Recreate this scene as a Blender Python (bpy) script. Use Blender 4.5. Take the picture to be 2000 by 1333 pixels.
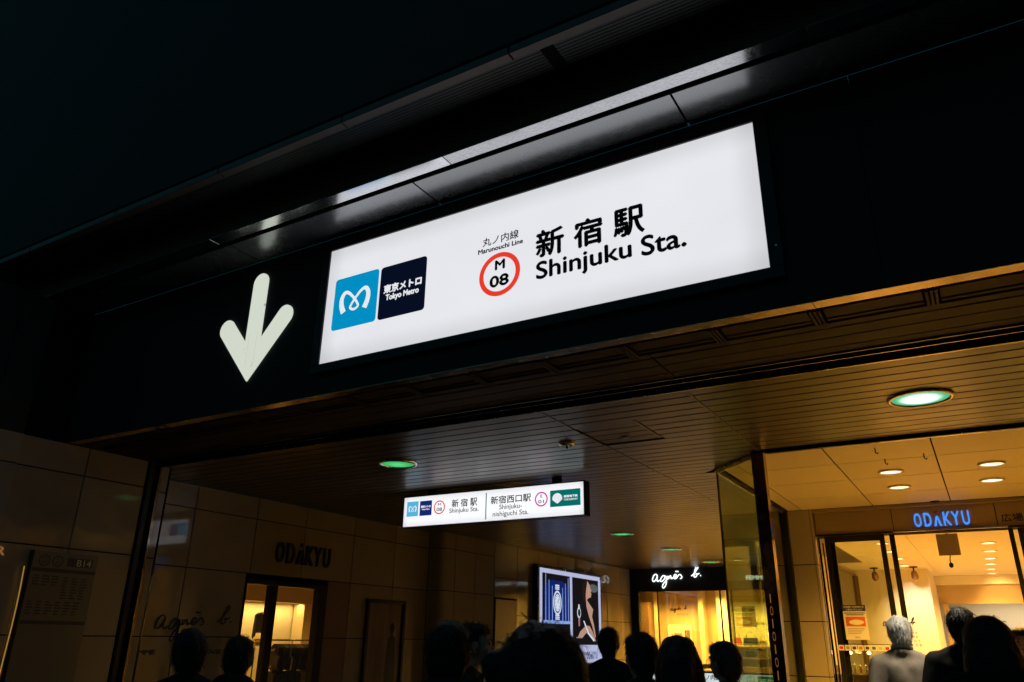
import bpy, bmesh, math, random
from mathutils import Vector, Matrix, noise
random.seed(7)
sc = bpy.context.scene
for o in list(bpy.data.objects):
    bpy.data.objects.remove(o)
COL = sc.collection
PI = math.pi

# ------------------------------------------------------------------ camera
CAMZ = 1.55
cam_d = bpy.data.cameras.new('camera')
cam = bpy.data.objects.new('camera', cam_d)
COL.objects.link(cam)
cam_d.sensor_width = 36.0
cam_d.lens = 1487.38 / 2000 * 36
cam_d.clip_start = 0.05
cam_d.clip_end = 500
cam.matrix_world = (Matrix.Translation((0, 0, CAMZ)) @ Matrix.Rotation(0.54094492, 4, 'Z')
                    @ Matrix.Rotation(1.94268348, 4, 'X') @ Matrix.Rotation(0.01573623, 4, 'Z'))
cam_d.dof.use_dof = True
cam_d.dof.focus_distance = 8.0
cam_d.dof.aperture_fstop = 3.6
sc.camera = cam

# ------------------------------------------------------------------ night sky
world = bpy.data.worlds.new('World')
sc.world = world
world.use_nodes = True
wn = world.node_tree
sky = wn.nodes.new('ShaderNodeTexSky')
sky.sky_type = 'NISHITA'
sky.sun_disc = False
sky.sun_elevation = math.radians(-3.0)
sky.sun_rotation = math.radians(200)
tint = wn.nodes.new('ShaderNodeMix')
tint.data_type = 'RGBA'
tint.blend_type = 'MULTIPLY'
tint.inputs[0].default_value = 1.0
tint.inputs[7].default_value = (0.15, 0.95, 1.0, 1)
wn.links.new(sky.outputs[0], tint.inputs[6])
bg = wn.nodes['Background']
wn.links.new(tint.outputs[2], bg.inputs[0])
bg.inputs[1].default_value = 0.7
sc.view_settings.view_transform = 'Standard'
sc.view_settings.look = 'None'
sc.view_settings.exposure = 0
sc.view_settings.gamma = 1
sc.view_settings.use_curve_mapping = False
sc.cycles.use_denoising = True
sc.cycles.max_bounces = 8
sc.cycles.transparent_max_bounces = 16
sc.cycles.sample_clamp_indirect = 4

# ------------------------------------------------------------------ materials
MATS = {}


def principled(name, col, rough=0.5, metal=0.0, spec=0.5, var=0.0, scale=6.0, bump=0.0, bscale=80.0, emit=None, es=0.0,
               stretch=None, dirt=0.0, rvar=0.0, coat=0.0):
    if name in MATS:
        return MATS[name]
    m = bpy.data.materials.new(name)
    m.use_nodes = True
    nt = m.node_tree
    b = nt.nodes['Principled BSDF']
    b.inputs['Base Color'].default_value = (*col, 1)
    b.inputs['Roughness'].default_value = rough
    b.inputs['Metallic'].default_value = metal
    b.inputs['Specular IOR Level'].default_value = spec
    b.inputs['Coat Weight'].default_value = coat
    if emit:
        b.inputs['Emission Color'].default_value = (*emit, 1)
        b.inputs['Emission Strength'].default_value = es
    if var or bump or rvar:
        tc = nt.nodes.new('ShaderNodeTexCoord')
        mp = nt.nodes.new('ShaderNodeMapping')
        if stretch:
            mp.inputs['Scale'].default_value = stretch
        gp = nt.nodes.new('ShaderNodeNewGeometry')
        nt.links.new(gp.outputs['Position'], mp.inputs['Vector'])
    if var or rvar:
        n = nt.nodes.new('ShaderNodeTexNoise')
        n.inputs['Scale'].default_value = scale
        n.inputs['Detail'].default_value = 6
        nt.links.new(mp.outputs[0], n.inputs['Vector'])
        oi = nt.nodes.new('ShaderNodeObjectInfo')
        ad = nt.nodes.new('ShaderNodeMath')
        ad.operation = 'MULTIPLY_ADD'
        ad.inputs[1].default_value = 0.6
        nt.links.new(oi.outputs['Random'], ad.inputs[0])
        nt.links.new(n.outputs['Fac'], ad.inputs[2])
        if var:
            mr = nt.nodes.new('ShaderNodeMapRange')
            mr.inputs[1].default_value = 0.3
            mr.inputs[2].default_value = 1.25
            mr.inputs[3].default_value = 1 - var
            mr.inputs[4].default_value = 1 + var
            nt.links.new(ad.outputs[0], mr.inputs[0])
            mx = nt.nodes.new('ShaderNodeVectorMath')
            mx.operation = 'SCALE'
            mx.inputs[0].default_value = col
            nt.links.new(mr.outputs[0], mx.inputs['Scale'])
            nt.links.new(mx.outputs[0], b.inputs['Base Color'])
        if rvar:
            mr2 = nt.nodes.new('ShaderNodeMapRange')
            mr2.inputs[1].default_value = 0.35
            mr2.inputs[2].default_value = 0.7
            mr2.inputs[3].default_value = max(0.02, rough - rvar)
            mr2.inputs[4].default_value = rough + rvar
            nt.links.new(n.outputs['Fac'], mr2.inputs[0])
            nt.links.new(mr2.outputs[0], b.inputs['Roughness'])
    if bump:
        n2 = nt.nodes.new('ShaderNodeTexNoise')
        n2.inputs['Scale'].default_value = bscale
        n2.inputs['Detail'].default_value = 4
        nt.links.new(mp.outputs[0], n2.inputs['Vector'])
        bp = nt.nodes.new('ShaderNodeBump')
        bp.inputs['Strength'].default_value = bump
        bp.inputs['Distance'].default_value = 0.01
        nt.links.new(n2.outputs['Fac'], bp.inputs['Height'])
        nt.links.new(bp.outputs[0], b.inputs['Normal'])
    MATS[name] = m
    return m


def emitter(name, col, s):
    if name in MATS:
        return MATS[name]
    m = bpy.data.materials.new(name)
    m.use_nodes = True
    nt = m.node_tree
    b = nt.nodes['Principled BSDF']
    b.inputs['Base Color'].default_value = (0.02, 0.02, 0.02, 1)
    b.inputs['Roughness'].default_value = 0.6
    b.inputs['Specular IOR Level'].default_value = 0.0
    b.inputs['Emission Color'].default_value = (*col, 1)
    b.inputs['Emission Strength'].default_value = s
    MATS[name] = m
    return m


def lightbox(name, col, s, hx, hz, edge, low, nscale=2.0, namp=0.02):
    """backlit panel: tubes inside leave the rim a little dimmer. Object coords, panel centred on its origin."""
    m = emitter(name, col, s)
    nt = m.node_tree
    b = nt.nodes['Principled BSDF']
    tc = nt.nodes.new('ShaderNodeTexCoord')
    sp = nt.nodes.new('ShaderNodeSeparateXYZ')
    nt.links.new(tc.outputs['Object'], sp.inputs[0])

    def rim(out, h):
        a = nt.nodes.new('ShaderNodeMath'); a.operation = 'ABSOLUTE'
        nt.links.new(out, a.inputs[0])
        r = nt.nodes.new('ShaderNodeMapRange')
        r.interpolation_type = 'SMOOTHSTEP'
        r.inputs[1].default_value = h
        r.inputs[2].default_value = h - edge
        r.inputs[3].default_value = low
        r.inputs[4].default_value = 1.0
        nt.links.new(a.outputs[0], r.inputs[0])
        return r.outputs[0]
    mu = nt.nodes.new('ShaderNodeMath'); mu.operation = 'MULTIPLY'
    nt.links.new(rim(sp.outputs[0], hx), mu.inputs[0])
    nt.links.new(rim(sp.outputs[2], hz), mu.inputs[1])
    n = nt.nodes.new('ShaderNodeTexNoise')
    n.inputs['Scale'].default_value = nscale
    nt.links.new(tc.outputs['Object'], n.inputs['Vector'])
    mr = nt.nodes.new('ShaderNodeMapRange')
    mr.inputs[3].default_value = s * (1 - namp)
    mr.inputs[4].default_value = s * (1 + namp)
    nt.links.new(n.outputs['Fac'], mr.inputs[0])
    m2 = nt.nodes.new('ShaderNodeMath'); m2.operation = 'MULTIPLY'
    nt.links.new(mu.outputs[0], m2.inputs[0])
    nt.links.new(mr.outputs[0], m2.inputs[1])
    nt.links.new(m2.outputs[0], b.inputs['Emission Strength'])
    return m


def glass(name, tint_, refl=1.0):
    if name in MATS:
        return MATS[name]
    m = bpy.data.materials.new(name)
    m.use_nodes = True
    nt = m.node_tree
    nt.nodes.remove(nt.nodes['Principled BSDF'])
    out = nt.nodes['Material Output']
    t = nt.nodes.new('ShaderNodeBsdfTransparent')
    t.inputs[0].default_value = (*tint_, 1)
    g = nt.nodes.new('ShaderNodeBsdfGlossy')
    g.inputs['Roughness'].default_value = 0.01
    g.inputs['Color'].default_value = (refl, refl, refl, 1)
    f = nt.nodes.new('ShaderNodeFresnel')
    ge = nt.nodes.new('ShaderNodeNewGeometry')
    io = nt.nodes.new('ShaderNodeMapRange')      # same reflectance on both faces of the thin pane
    io.inputs[3].default_value = 1.5
    io.inputs[4].default_value = 1 / 1.5
    nt.links.new(ge.outputs['Backfacing'], io.inputs[0])
    nt.links.new(io.outputs[0], f.inputs[0])
    mx = nt.nodes.new('ShaderNodeMixShader')
    nt.links.new(f.outputs[0], mx.inputs[0])
    nt.links.new(t.outputs[0], mx.inputs[1])
    nt.links.new(g.outputs[0], mx.inputs[2])
    nt.links.new(mx.outputs[0], out.inputs[0])
    MATS[name] = m
    return m


M_porchfloor = principled('pale_granite', (0.55, 0.50, 0.42), 0.3, var=0.1, scale=2)
M_floor = principled('paving', (0.095, 0.088, 0.08), 0.35, var=0.2, scale=1.5, bump=0.1)
M_black = principled('black_paint', (0.035, 0.042, 0.045), 0.7, spec=0.1, var=0.2, scale=3, rvar=0.06)
M_blackm = principled('black_metal', (0.012, 0.012, 0.012), 0.38, spec=0.3, rvar=0.08, scale=9, var=0.1)
M_dark = principled('dark_void', (0.008, 0.008, 0.008), 0.9, spec=0.1)
M_facade = principled('dark_facade', (0.03, 0.03, 0.03), 0.8, var=0.2, bump=0.2, bscale=20)
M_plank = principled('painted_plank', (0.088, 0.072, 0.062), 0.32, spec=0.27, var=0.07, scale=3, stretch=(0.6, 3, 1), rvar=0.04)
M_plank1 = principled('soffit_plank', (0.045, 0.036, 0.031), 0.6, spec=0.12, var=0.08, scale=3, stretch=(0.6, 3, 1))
M_plank2 = principled('hatch_plank', (0.065, 0.052, 0.045), 0.4, spec=0.4, var=0.12, scale=5, stretch=(0.25, 6, 1), rvar=0.07)
M_joint = principled('seam_trim', (0.13, 0.105, 0.085), 0.4)
M_ledge = principled('ledge_panel', (0.34, 0.35, 0.36), 0.26, metal=0.75, spec=0.5, var=0.10, scale=14, rvar=0.03)
M_strip = principled('worn_steel', (0.60, 0.60, 0.62), 0.18, metal=1.0, var=0.38, scale=30, rvar=0.06, stretch=(1.2, 3, 1))
M_lip = principled('bronze_trim', (0.36, 0.29, 0.235), 0.22, metal=1.0, var=0.2, scale=14, rvar=0.07)
M_riser = principled('brown_riser', (0.07, 0.05, 0.045), 0.7, var=0.15)
M_slat = principled('canopy_slat', (0.022, 0.028, 0.026), 0.5, var=0.3, scale=4)
M_canlip = principled('canopy_lip', (0.13, 0.09, 0.08), 0.5, var=0.2, scale=10)
M_steel = principled('polished_steel', (0.80, 0.79, 0.76), 0.30, metal=1.0, rvar=0.05, scale=20, var=0.05)
M_brass = principled('polished_bronze', (0.20, 0.15, 0.11), 0.10, metal=1.0, rvar=0.04, scale=12, var=0.08)
M_goldtrim = principled('gold_trim', (0.85, 0.56, 0.18), 0.25, metal=1.0)
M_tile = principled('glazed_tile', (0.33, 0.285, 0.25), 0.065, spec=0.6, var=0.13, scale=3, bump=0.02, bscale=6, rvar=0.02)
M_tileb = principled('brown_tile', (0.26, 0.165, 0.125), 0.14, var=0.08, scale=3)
M_porch = principled('porch_panel', (0.62, 0.53, 0.35), 0.55, var=0.05, scale=3)
M_cream = principled('cream_wall', (0.66, 0.58, 0.46), 0.5, var=0.05, scale=2)
M_white = principled('white_wall', (0.80, 0.76, 0.70), 0.6, var=0.03, scale=2)
M_hdr = principled('header_panel', (0.29, 0.215, 0.14), 0.5, var=0.05)
M_pier = principled('pier_tile', (0.36, 0.315, 0.245), 0.22, var=0.05)
M_tan = principled('tan_wall', (0.52, 0.40, 0.26), 0.6, var=0.06, scale=2)
M_brownwall = principled('brown_wall', (0.20, 0.13, 0.09), 0.4, var=0.1)
M_ink = principled('black_ink', (0.006, 0.007, 0.010), 0.5, spec=0.3)
M_letter = principled('black_letter', (0.012, 0.012, 0.014), 0.4)
M_faint = principled('faded_letter', (0.075, 0.066, 0.058), 0.5)
M_faintk = principled('faded_print', (0.07, 0.065, 0.06), 0.5)
M_paper = principled('white_paper', (0.78, 0.76, 0.72), 0.7)
M_glass = glass('clear_glass', (0.93, 0.96, 0.92))
M_glassg = glass('green_glass', (0.86, 0.92, 0.80), 0.8)
M_darkglass = principled('dark_glass', (0.05, 0.035, 0.025), 0.08, spec=0.6)
M_yellowlamp = emitter('warm_lamp', (1.0, 0.72, 0.36), 6.0)
M_skin = principled('skin', (0.50, 0.31, 0.22), 0.5, var=0.06, scale=30)
M_hairb = principled('black_hair', (0.010, 0.009, 0.008), 0.5, spec=0.25, var=0.3, scale=60, bump=0.6, bscale=140, stretch=(1, 1, 0.12))
M_hairbr = principled('brown_hair', (0.10, 0.05, 0.025), 0.38, var=0.4, scale=60, bump=0.6, bscale=140, stretch=(1, 1, 0.12))
M_hairw = principled('white_hair', (0.50, 0.48, 0.45), 0.45, var=0.6, scale=70, bump=0.8, bscale=120, stretch=(1, 1, 0.12))
M_coatk = principled('black_cloth', (0.010, 0.011, 0.013), 0.8, spec=0.2, var=0.25, scale=40, bump=0.3, bscale=300)
M_coatn = principled('navy_cloth', (0.012, 0.014, 0.022), 0.75, spec=0.25, var=0.25, scale=40, bump=0.3, bscale=300)
M_coatg = principled('grey_tweed', (0.36, 0.295, 0.235), 0.85, spec=0.2, var=0.22, scale=120, bump=0.5, bscale=400)
M_coatb = principled('brown_cloth', (0.055, 0.042, 0.034), 0.8, spec=0.2, var=0.25, scale=40, bump=0.3, bscale=300)
M_shirt = principled('white_cotton', (0.75, 0.75, 0.76), 0.8)
M_eye = principled('eye', (0.03, 0.02, 0.015), 0.2)
M_lips = principled('lips', (0.35, 0.07, 0.06), 0.4)

# ------------------------------------------------------------------ helpers


def link(o, parent=None):
    COL.objects.link(o)
    if parent is not None:
        o.parent = parent
    return o


def off(parent):
    p = Vector((0, 0, 0))
    while parent is not None:
        p += parent.location
        parent = parent.parent
    return p


def mesh_obj(name, verts, faces, mat, parent=None, smooth=False, center=None, sharp=None):
    if center is None:
        n = max(1, len(verts))
        c = Vector((sum(v[0] for v in verts) / n, sum(v[1] for v in verts) / n, sum(v[2] for v in verts) / n))
    else:
        c = Vector(center)
    me = bpy.data.meshes.new(name)
    me.from_pydata([(v[0] - c.x, v[1] - c.y, v[2] - c.z) for v in verts], [], faces)
    if mat:
        me.materials.append(mat)
    if smooth:
        for p in me.polygons:
            p.use_smooth = True
    o = bpy.data.objects.new(name, me)
    o.location = c - off(parent)
    link(o, parent)
    return o


BOXC = {}
BF = [(0, 3, 2, 1), (4, 5, 6, 7), (0, 1, 5, 4), (1, 2, 6, 5), (2, 3, 7, 6), (3, 0, 4, 7)]


def box(name, x0, x1, y0, y1, z0, z1, mat, parent=None, bevel=0.0, rot=None):
    key = (round(x1 - x0, 4), round(y1 - y0, 4), round(z1 - z0, 4), mat.name, bevel)
    me = BOXC.get(key)
    if me is None:
        hx, hy, hz = (x1 - x0) / 2, (y1 - y0) / 2, (z1 - z0) / 2
        me = bpy.data.meshes.new(name)
        vs = [(-hx, -hy, -hz), (hx, -hy, -hz), (hx, hy, -hz), (-hx, hy, -hz), (-hx, -hy, hz), (hx, -hy, hz), (hx, hy, hz), (-hx, hy, hz)]
        me.from_pydata(vs, [], BF)
        if bevel:
            bm = bmesh.new()
            bm.from_mesh(me)
            bmesh.ops.bevel(bm, geom=bm.edges[:], offset=bevel, segments=1, affect='EDGES', profile=0.5)
            bm.to_mesh(me)
            bm.free()
        me.materials.append(mat)
        BOXC[key] = me
    o = bpy.data.objects.new(name, me)
    o.location = Vector(((x0 + x1) / 2, (y0 + y1) / 2, (z0 + z1) / 2)) - off(parent)
    if rot:
        o.rotation_euler = rot
    link(o, parent)
    return o


def tag(o, label, cat, group=None, kind=None):
    o['label'] = label
    o['category'] = cat
    if group:
        o['group'] = group
    if kind:
        o['kind'] = kind
    return o


def thing(name, label, cat, loc=(0, 0, 0), group=None):
    o = bpy.data.objects.new(name, None)
    o.empty_display_size = 0.1
    o.location = loc
    link(o)
    return tag(o, label, cat, group)


def structure(o):
    o['kind'] = 'structure'
    return o


def setting(name, loc=(0, 0, 0)):
    o = bpy.data.objects.new(name, None)
    o.location = loc
    link(o)
    return structure(o)


class MB:
    def __init__(s):
        s.v = []
        s.f = []

    def box(s, x0, x1, y0, y1, z0, z1):
        b = len(s.v)
        s.v += [(x0, y0, z0), (x1, y0, z0), (x1, y1, z0), (x0, y1, z0), (x0, y0, z1), (x1, y0, z1), (x1, y1, z1), (x0, y1, z1)]
        s.f += [tuple(b + i for i in f) for f in BF]

    def poly_prism(s, pts, z0, z1):
        """pts: list of (x,y), extruded z0..z1"""
        n = len(pts)
        b = len(s.v)
        s.v += [(p[0], p[1], z0) for p in pts] + [(p[0], p[1], z1) for p in pts]
        s.f += [tuple(b + i for i in reversed(range(n))), tuple(b + n + i for i in range(n))]
        for i in range(n):
            j = (i + 1) % n
            s.f.append((b + i, b + j, b + n + j, b + n + i))

    def prism_xz(s, pts, y0, y1):
        n = len(pts)
        b = len(s.v)
        s.v += [(p[0], y0, p[1]) for p in pts] + [(p[0], y1, p[1]) for p in pts]
        s.f += [tuple(b + i for i in range(n)), tuple(b + n + i for i in reversed(range(n)))]
        for i in range(n):
            j = (i + 1) % n
            s.f.append((b + j, b + i, b + n + i, b + n + j))

    def prism_yz(s, pts, x0, x1):
        n = len(pts)
        b = len(s.v)
        s.v += [(x0, p[0], p[1]) for p in pts] + [(x1, p[0], p[1]) for p in pts]
        s.f += [tuple(b + i for i in range(n)), tuple(b + n + i for i in reversed(range(n)))]
        for i in range(n):
            j = (i + 1) % n
            s.f.append((b + j, b + i, b + n + i, b + n + j))

    def tube(s, pts, r, n=8, closed=False):
        pts = [Vector(p) for p in pts]
        rs = r if isinstance(r, (list, tuple)) else [r] * len(pts)
        b = len(s.v)
        N = len(pts)
        for i, p in enumerate(pts):
            a = pts[(i - 1) % N] if (closed or i > 0) else p
            c = pts[(i + 1) % N] if (closed or i < N - 1) else p
            t = (c - a).normalized()
            up = Vector((0, 0, 1)) if abs(t.z) < 0.9 else Vector((0, 1, 0))
            u = t.cross(up).normalized()
            w = t.cross(u)
            for k in range(n):
                ang = 2 * PI * k / n
                q = p + (u * math.cos(ang) + w * math.sin(ang)) * rs[i]
                s.v.append(tuple(q))
        for i in range(N if closed else N - 1):
            j = (i + 1) % N
            for k in range(n):
                l = (k + 1) % n
                s.f.append((b + i * n + k, b + i * n + l, b + j * n + l, b + j * n + k))
        if not closed:
            s.f.append(tuple(b + k for k in reversed(range(n))))
            s.f.append(tuple(b + (N - 1) * n + k for k in range(n)))

    def lathe(s, prof, c, n=32):
        """prof list of (r, z) about vertical axis at c"""
        b = len(s.v)
        for r, z in prof:
            for k in range(n):
                a = 2 * PI * k / n
                s.v.append((c[0] + r * math.cos(a), c[1] + r * math.sin(a), c[2] + z))
        for i in range(len(prof) - 1):
            for k in range(n):
                l = (k + 1) % n
                s.f.append((b + i * n + k, b + i * n + l, b + (i + 1) * n + l, b + (i + 1) * n + k))

    def ell(s, c, r, nu=14, nv=9, R=None):
        b = len(s.v)
        for j in range(nv + 1):
            th = PI * j / nv
            for k in range(nu):
                a = 2 * PI * k / nu
                p = Vector((r[0] * math.sin(th) * math.cos(a), r[1] * math.sin(th) * math.sin(a), r[2] * math.cos(th)))
                if R:
                    p = R @ p
                s.v.append((c[0] + p.x, c[1] + p.y, c[2] + p.z))
        for j in range(nv):
            for k in range(nu):
                l = (k + 1) % nu
                s.f.append((b + j * nu + k, b + (j + 1) * nu + k, b + (j + 1) * nu + l, b + j * nu + l))

    def cap(s, p0, p1, r0, r1, n=12):
        p0, p1 = Vector(p0), Vector(p1)
        t = (p1 - p0).normalized()
        pts, rs = [], []
        for a in (0.15, 0.5, 0.85):
            pts.append(p0 - t * r0 * math.cos(a * PI / 2)); rs.append(r0 * math.sin(a * PI / 2))
        pts += [p0, p1]; rs += [r0, r1]
        for a in (0.85, 0.5, 0.15):
            pts.append(p1 + t * r1 * math.cos(a * PI / 2)); rs.append(r1 * math.sin(a * PI / 2))
        s.tube(pts, rs, n)

    def build(s, name, mat, parent=None, smooth=False, center=None):
        return mesh_obj(name, s.v, s.f, mat, parent, smooth, center)


def auto_smooth(o, ang=0.6):
    me = o.data
    for p in me.polygons:
        p.use_smooth = True
    bm = bmesh.new()
    bm.from_mesh(me)
    for e in bm.edges:
        if len(e.link_faces) == 2 and e.calc_face_angle() > ang:
            e.smooth = False
    bm.to_mesh(me)
    bm.free()
    return o


TXT = {}


def text_geo(s, extrude=0.0):
    k = (s, extrude)
    if k in TXT:
        return TXT[k]
    cu = bpy.data.curves.new('lettering', 'FONT')
    cu.body = s
    cu.resolution_u = 6
    cu.extrude = extrude
    o = bpy.data.objects.new('lettering', cu)
    COL.objects.link(o)
    dg = bpy.context.evaluated_depsgraph_get()
    me = bpy.data.meshes.new_from_object(o.evaluated_get(dg))
    vs = [tuple(v.co) for v in me.vertices]
    fs = [tuple(p.vertices) for p in me.polygons]
    bpy.data.objects.remove(o)
    bpy.data.curves.remove(cu)
    bpy.data.meshes.remove(me)
    TXT[k] = (vs, fs)
    return TXT[k]


def lettering(s, plane, u0, v0, u1, v1, d, mat, parent=None, bold=0.0, raised=0.0, name='lettering', skew=0.0):
    """flat (or raised) print fitted to a rectangle; plane 'xz' (facing -Y at y=d) or 'yz' (facing +X at x=d)"""
    vs, fs = text_geo(s, 0.5 if raised else 0.0)
    xa, xb = min(v[0] for v in vs), max(v[0] for v in vs)
    ya, yb = min(v[1] for v in vs), max(v[1] for v in vs)
    V, F = [], []
    offs = [(0, 0)] if not bold else [(0, 0), (bold, 0), (-bold, 0), (0, bold), (0, -bold)]
    for i, (ox, oy) in enumerate(offs):
        b = len(V)
        for v in vs:
            u = u0 + bold + (v[0] - xa) / (xb - xa) * (u1 - u0 - 2 * bold) + ox
            w = v0 + bold + (v[1] - ya) / (yb - ya) * (v1 - v0 - 2 * bold) + oy
            t = v[2] * raised + i * 0.0003
            u += skew * (w - v0)
            V.append((u, d - t, w) if plane == 'xz' else (d + t, u, w))
        F += [tuple(b + q for q in f) for f in fs]
    return mesh_obj(name, V, F, mat, parent)


def catmull(pts, n=5):
    P = [pts[0]] + list(pts) + [pts[-1]]
    out = []
    for i in range(1, len(P) - 2):
        for k in range(n):
            t = k / n
            q = []
            for a in range(len(P[0])):
                p0, p1, p2, p3 = P[i - 1][a], P[i][a], P[i + 1][a], P[i + 2][a]
                q.append(0.5 * ((2 * p1) + (-p0 + p2) * t + (2 * p0 - 5 * p1 + 4 * p2 - p3) * t * t + (-p0 + 3 * p1 - 3 * p2 + p3) * t ** 3))
            out.append(tuple(q))
    out.append(tuple(P[-2]))
    return out


SCRIPT = {
    'word': [[(205, 130), (178, 114), (148, 132), (126, 178), (130, 212), (156, 214), (184, 185), (207, 138), (196, 190), (206, 220), (240, 204)],
             [(330, 150), (300, 145), (266, 175), (252, 214), (274, 226), (310, 200), (341, 153), (350, 215), (334, 282), (300, 322), (279, 308), (292, 268), (335, 225), (378, 180)],
             [(375, 152), (385, 196), (404, 162), (420, 156), (427, 195), (446, 190), (470, 180)],
             [(470, 190), (505, 166), (510, 146), (490, 140), (470, 170), (482, 202), (515, 188)],
             [(502, 95), (548, 101)],
             [(515, 188), (558, 145), (588, 163), (596, 193), (568, 207)]],
    'b': [[(745, 180), (790, 150), (838, 92), (860, 62), (846, 48), (820, 74), (796, 140), (785, 185), (802, 201), (830, 180), (836, 156), (816, 158), (840, 164), (872, 150)],
          [(884, 186), (894, 186)]],
}


def script_sign(plane, u0, vbase, scale, d, r, mat, parent, n=7, thick=1.0):
    for part in ('word', 'b'):
        mb = MB()
        for st in SCRIPT[part]:
            pts = []
            for (a, b) in catmull(st, 5):
                u = u0 + (a - 118) * scale
                w = vbase - (b - 215) * scale + (a - 118) * scale * 0.05
                pts.append((u, d, w) if plane == 'xz' else (d, u, w))
            mb.tube(pts, r, n)
        mb.build('script_word' if part == 'word' else 'script_initial', mat, parent, True)


def disc(name, c, r, mat, parent, n=40, normal='z', flip=True):
    vs, f = [], []
    for k in range(n):
        a = 2 * PI * k / n
        vs.append((c[0] + r * math.cos(a), c[1] + r * math.sin(a), c[2]) if normal == 'z' else
                  ((c[0] + r * math.cos(a), c[1], c[2] + r * math.sin(a)) if normal == 'y' else (c[0], c[1] + r * math.cos(a), c[2] + r * math.sin(a))))
    return mesh_obj(name, vs, [tuple(range(n))], mat, parent)


def ring(name, c, r0, r1, mat, parent, plane='xz', t=0.0015, n=48):
    mb = MB()
    for k in range(n):
        a = 2 * PI * k / n
        ca, sa = math.cos(a), math.sin(a)
        for r in (r0, r1):
            for h in (0, -t):
                if plane == 'xz':
                    mb.v.append((c[0] + r * ca, c[1] + h, c[2] + r * sa))
                else:
                    mb.v.append((c[0] - h, c[1] + r * ca, c[2] + r * sa))
    for k in range(n):
        l = (k + 1) % n
        a, b = 4 * k, 4 * l
        mb.f += [(a + 1, b + 1, b + 3, a + 3), (a, a + 1, b + 1, b), (a + 2, b + 2, b + 3, a + 3)]
    return mb.build(name, mat, parent)


def round_rect(x0, z0, x1, z1, r, n=6):
    pts = []
    for cx, cz, a0 in ((x1 - r, z0 + r, -PI / 2), (x1 - r, z1 - r, 0), (x0 + r, z1 - r, PI / 2), (x0 + r, z0 + r, PI)):
        for k in range(n + 1):
            a = a0 + PI / 2 * k / n
            pts.append((cx + r * math.cos(a), cz + r * math.sin(a)))
    return pts


def clip(poly, a, b, c):
    """keep points with a*x+b*y<=c"""
    out = []
    n = len(poly)
    for i in range(n):
        p, q = poly[i], poly[(i + 1) % n]
        dp, dq = a * p[0] + b * p[1] - c, a * q[0] + b * q[1] - c
        if dp <= 0:
            out.append(p)
        if dp * dq < 0:
            t = dp / (dp - dq)
            out.append((p[0] + (q[0] - p[0]) * t, p[1] + (q[1] - p[1]) * t))
    return out


def lamp(name, kind, loc, energy, col, parent=None, size=0.2, spot=2.2, blend=0.6, rot=(0, 0, 0), sx=None, sy=None):
    l = bpy.data.lights.new(name, kind)
    l.energy = energy
    l.color = col
    if kind == 'SPOT':
        l.spot_size = spot
        l.spot_blend = blend
        l.shadow_soft_size = size
    elif kind == 'AREA':
        l.shape = 'RECTANGLE'
        l.size = sx or size
        l.size_y = sy or size
    else:
        l.shadow_soft_size = size
    o = bpy.data.objects.new(name, l)
    o.location = Vector(loc) - off(parent)
    o.rotation_euler = rot
    link(o, parent)
    return o


CZ = 3.45                    # underside of the entrance ceilings
WARM = (1.0, 0.50, 0.065)
WARM2 = (1.0, 0.57, 0.14)

# ------------------------------------------------------------------ ground
g = box('ground', -120, 120, -120, 4.0, -0.3, 0.0, principled('asphalt', (0.05, 0.05, 0.052), 0.75, var=0.2, scale=4, bump=0.3))
structure(g)
fl = setting('passage_floor')
mbf = MB()
for i in range(-14, 8):
    for j in range(0, 30):
        x0, y0 = i * 0.9, 4.0 + j * 0.9
        if j < 10:
            box('paving_slab', x0 + 0.003, x0 + 0.897, y0 + 0.003, y0 + 0.897, -0.05, 0.0 + random.uniform(-.001, .001), M_floor if y0 < 7.9 or x0 < -2.7 else M_porchfloor, fl)
        else:
            mbf.box(x0 + 0.003, x0 + 0.897, y0 + 0.003, y0 + 0.897, -0.05, 0.0)
o = mbf.build('distant_paving', M_floor, fl)
o['kind'] = 'stuff'
box('screed', -14, 8, 4.0, 32, -0.3, -0.052, M_dark, fl)

opp = setting('added_opposite_block', (0, -32, 0))  # unseen block added behind the camera to keep sky out of reflections
box('added_facade', -70, 60, -34, -32, 0.002, 15, principled('added_block_concrete', (0.06, 0.06, 0.06), 0.8, var=0.2), opp)
E_win = emitter('added_window_glow', (1.0, 0.62, 0.24), 0.55)  # invented lit windows, there to put glints in the polished metal
E_win2 = emitter('added_window_glow_cool', (0.75, 0.9, 1.0), 0.4)
rw = random.Random(4)
for fl_i in range(4):
    for k in range(-22, 20):
        if rw.random() < 0.16:
            x_ = k * 2.9
            box('added_window', x_, x_ + 1.8, -31.99, -31.97, 1.2 + fl_i * 3.4, 2.9 + fl_i * 3.4, E_win if rw.random() < .7 else E_win2, opp)

# ------------------------------------------------------------------ upper facade and canopy
fac = box('building_facade', -24, 14, 3.462, 3.9, 5.302, 22, M_facade)
tag(fac, 'dark upper front of the department store rising above the canopy lip', 'building')

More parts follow.
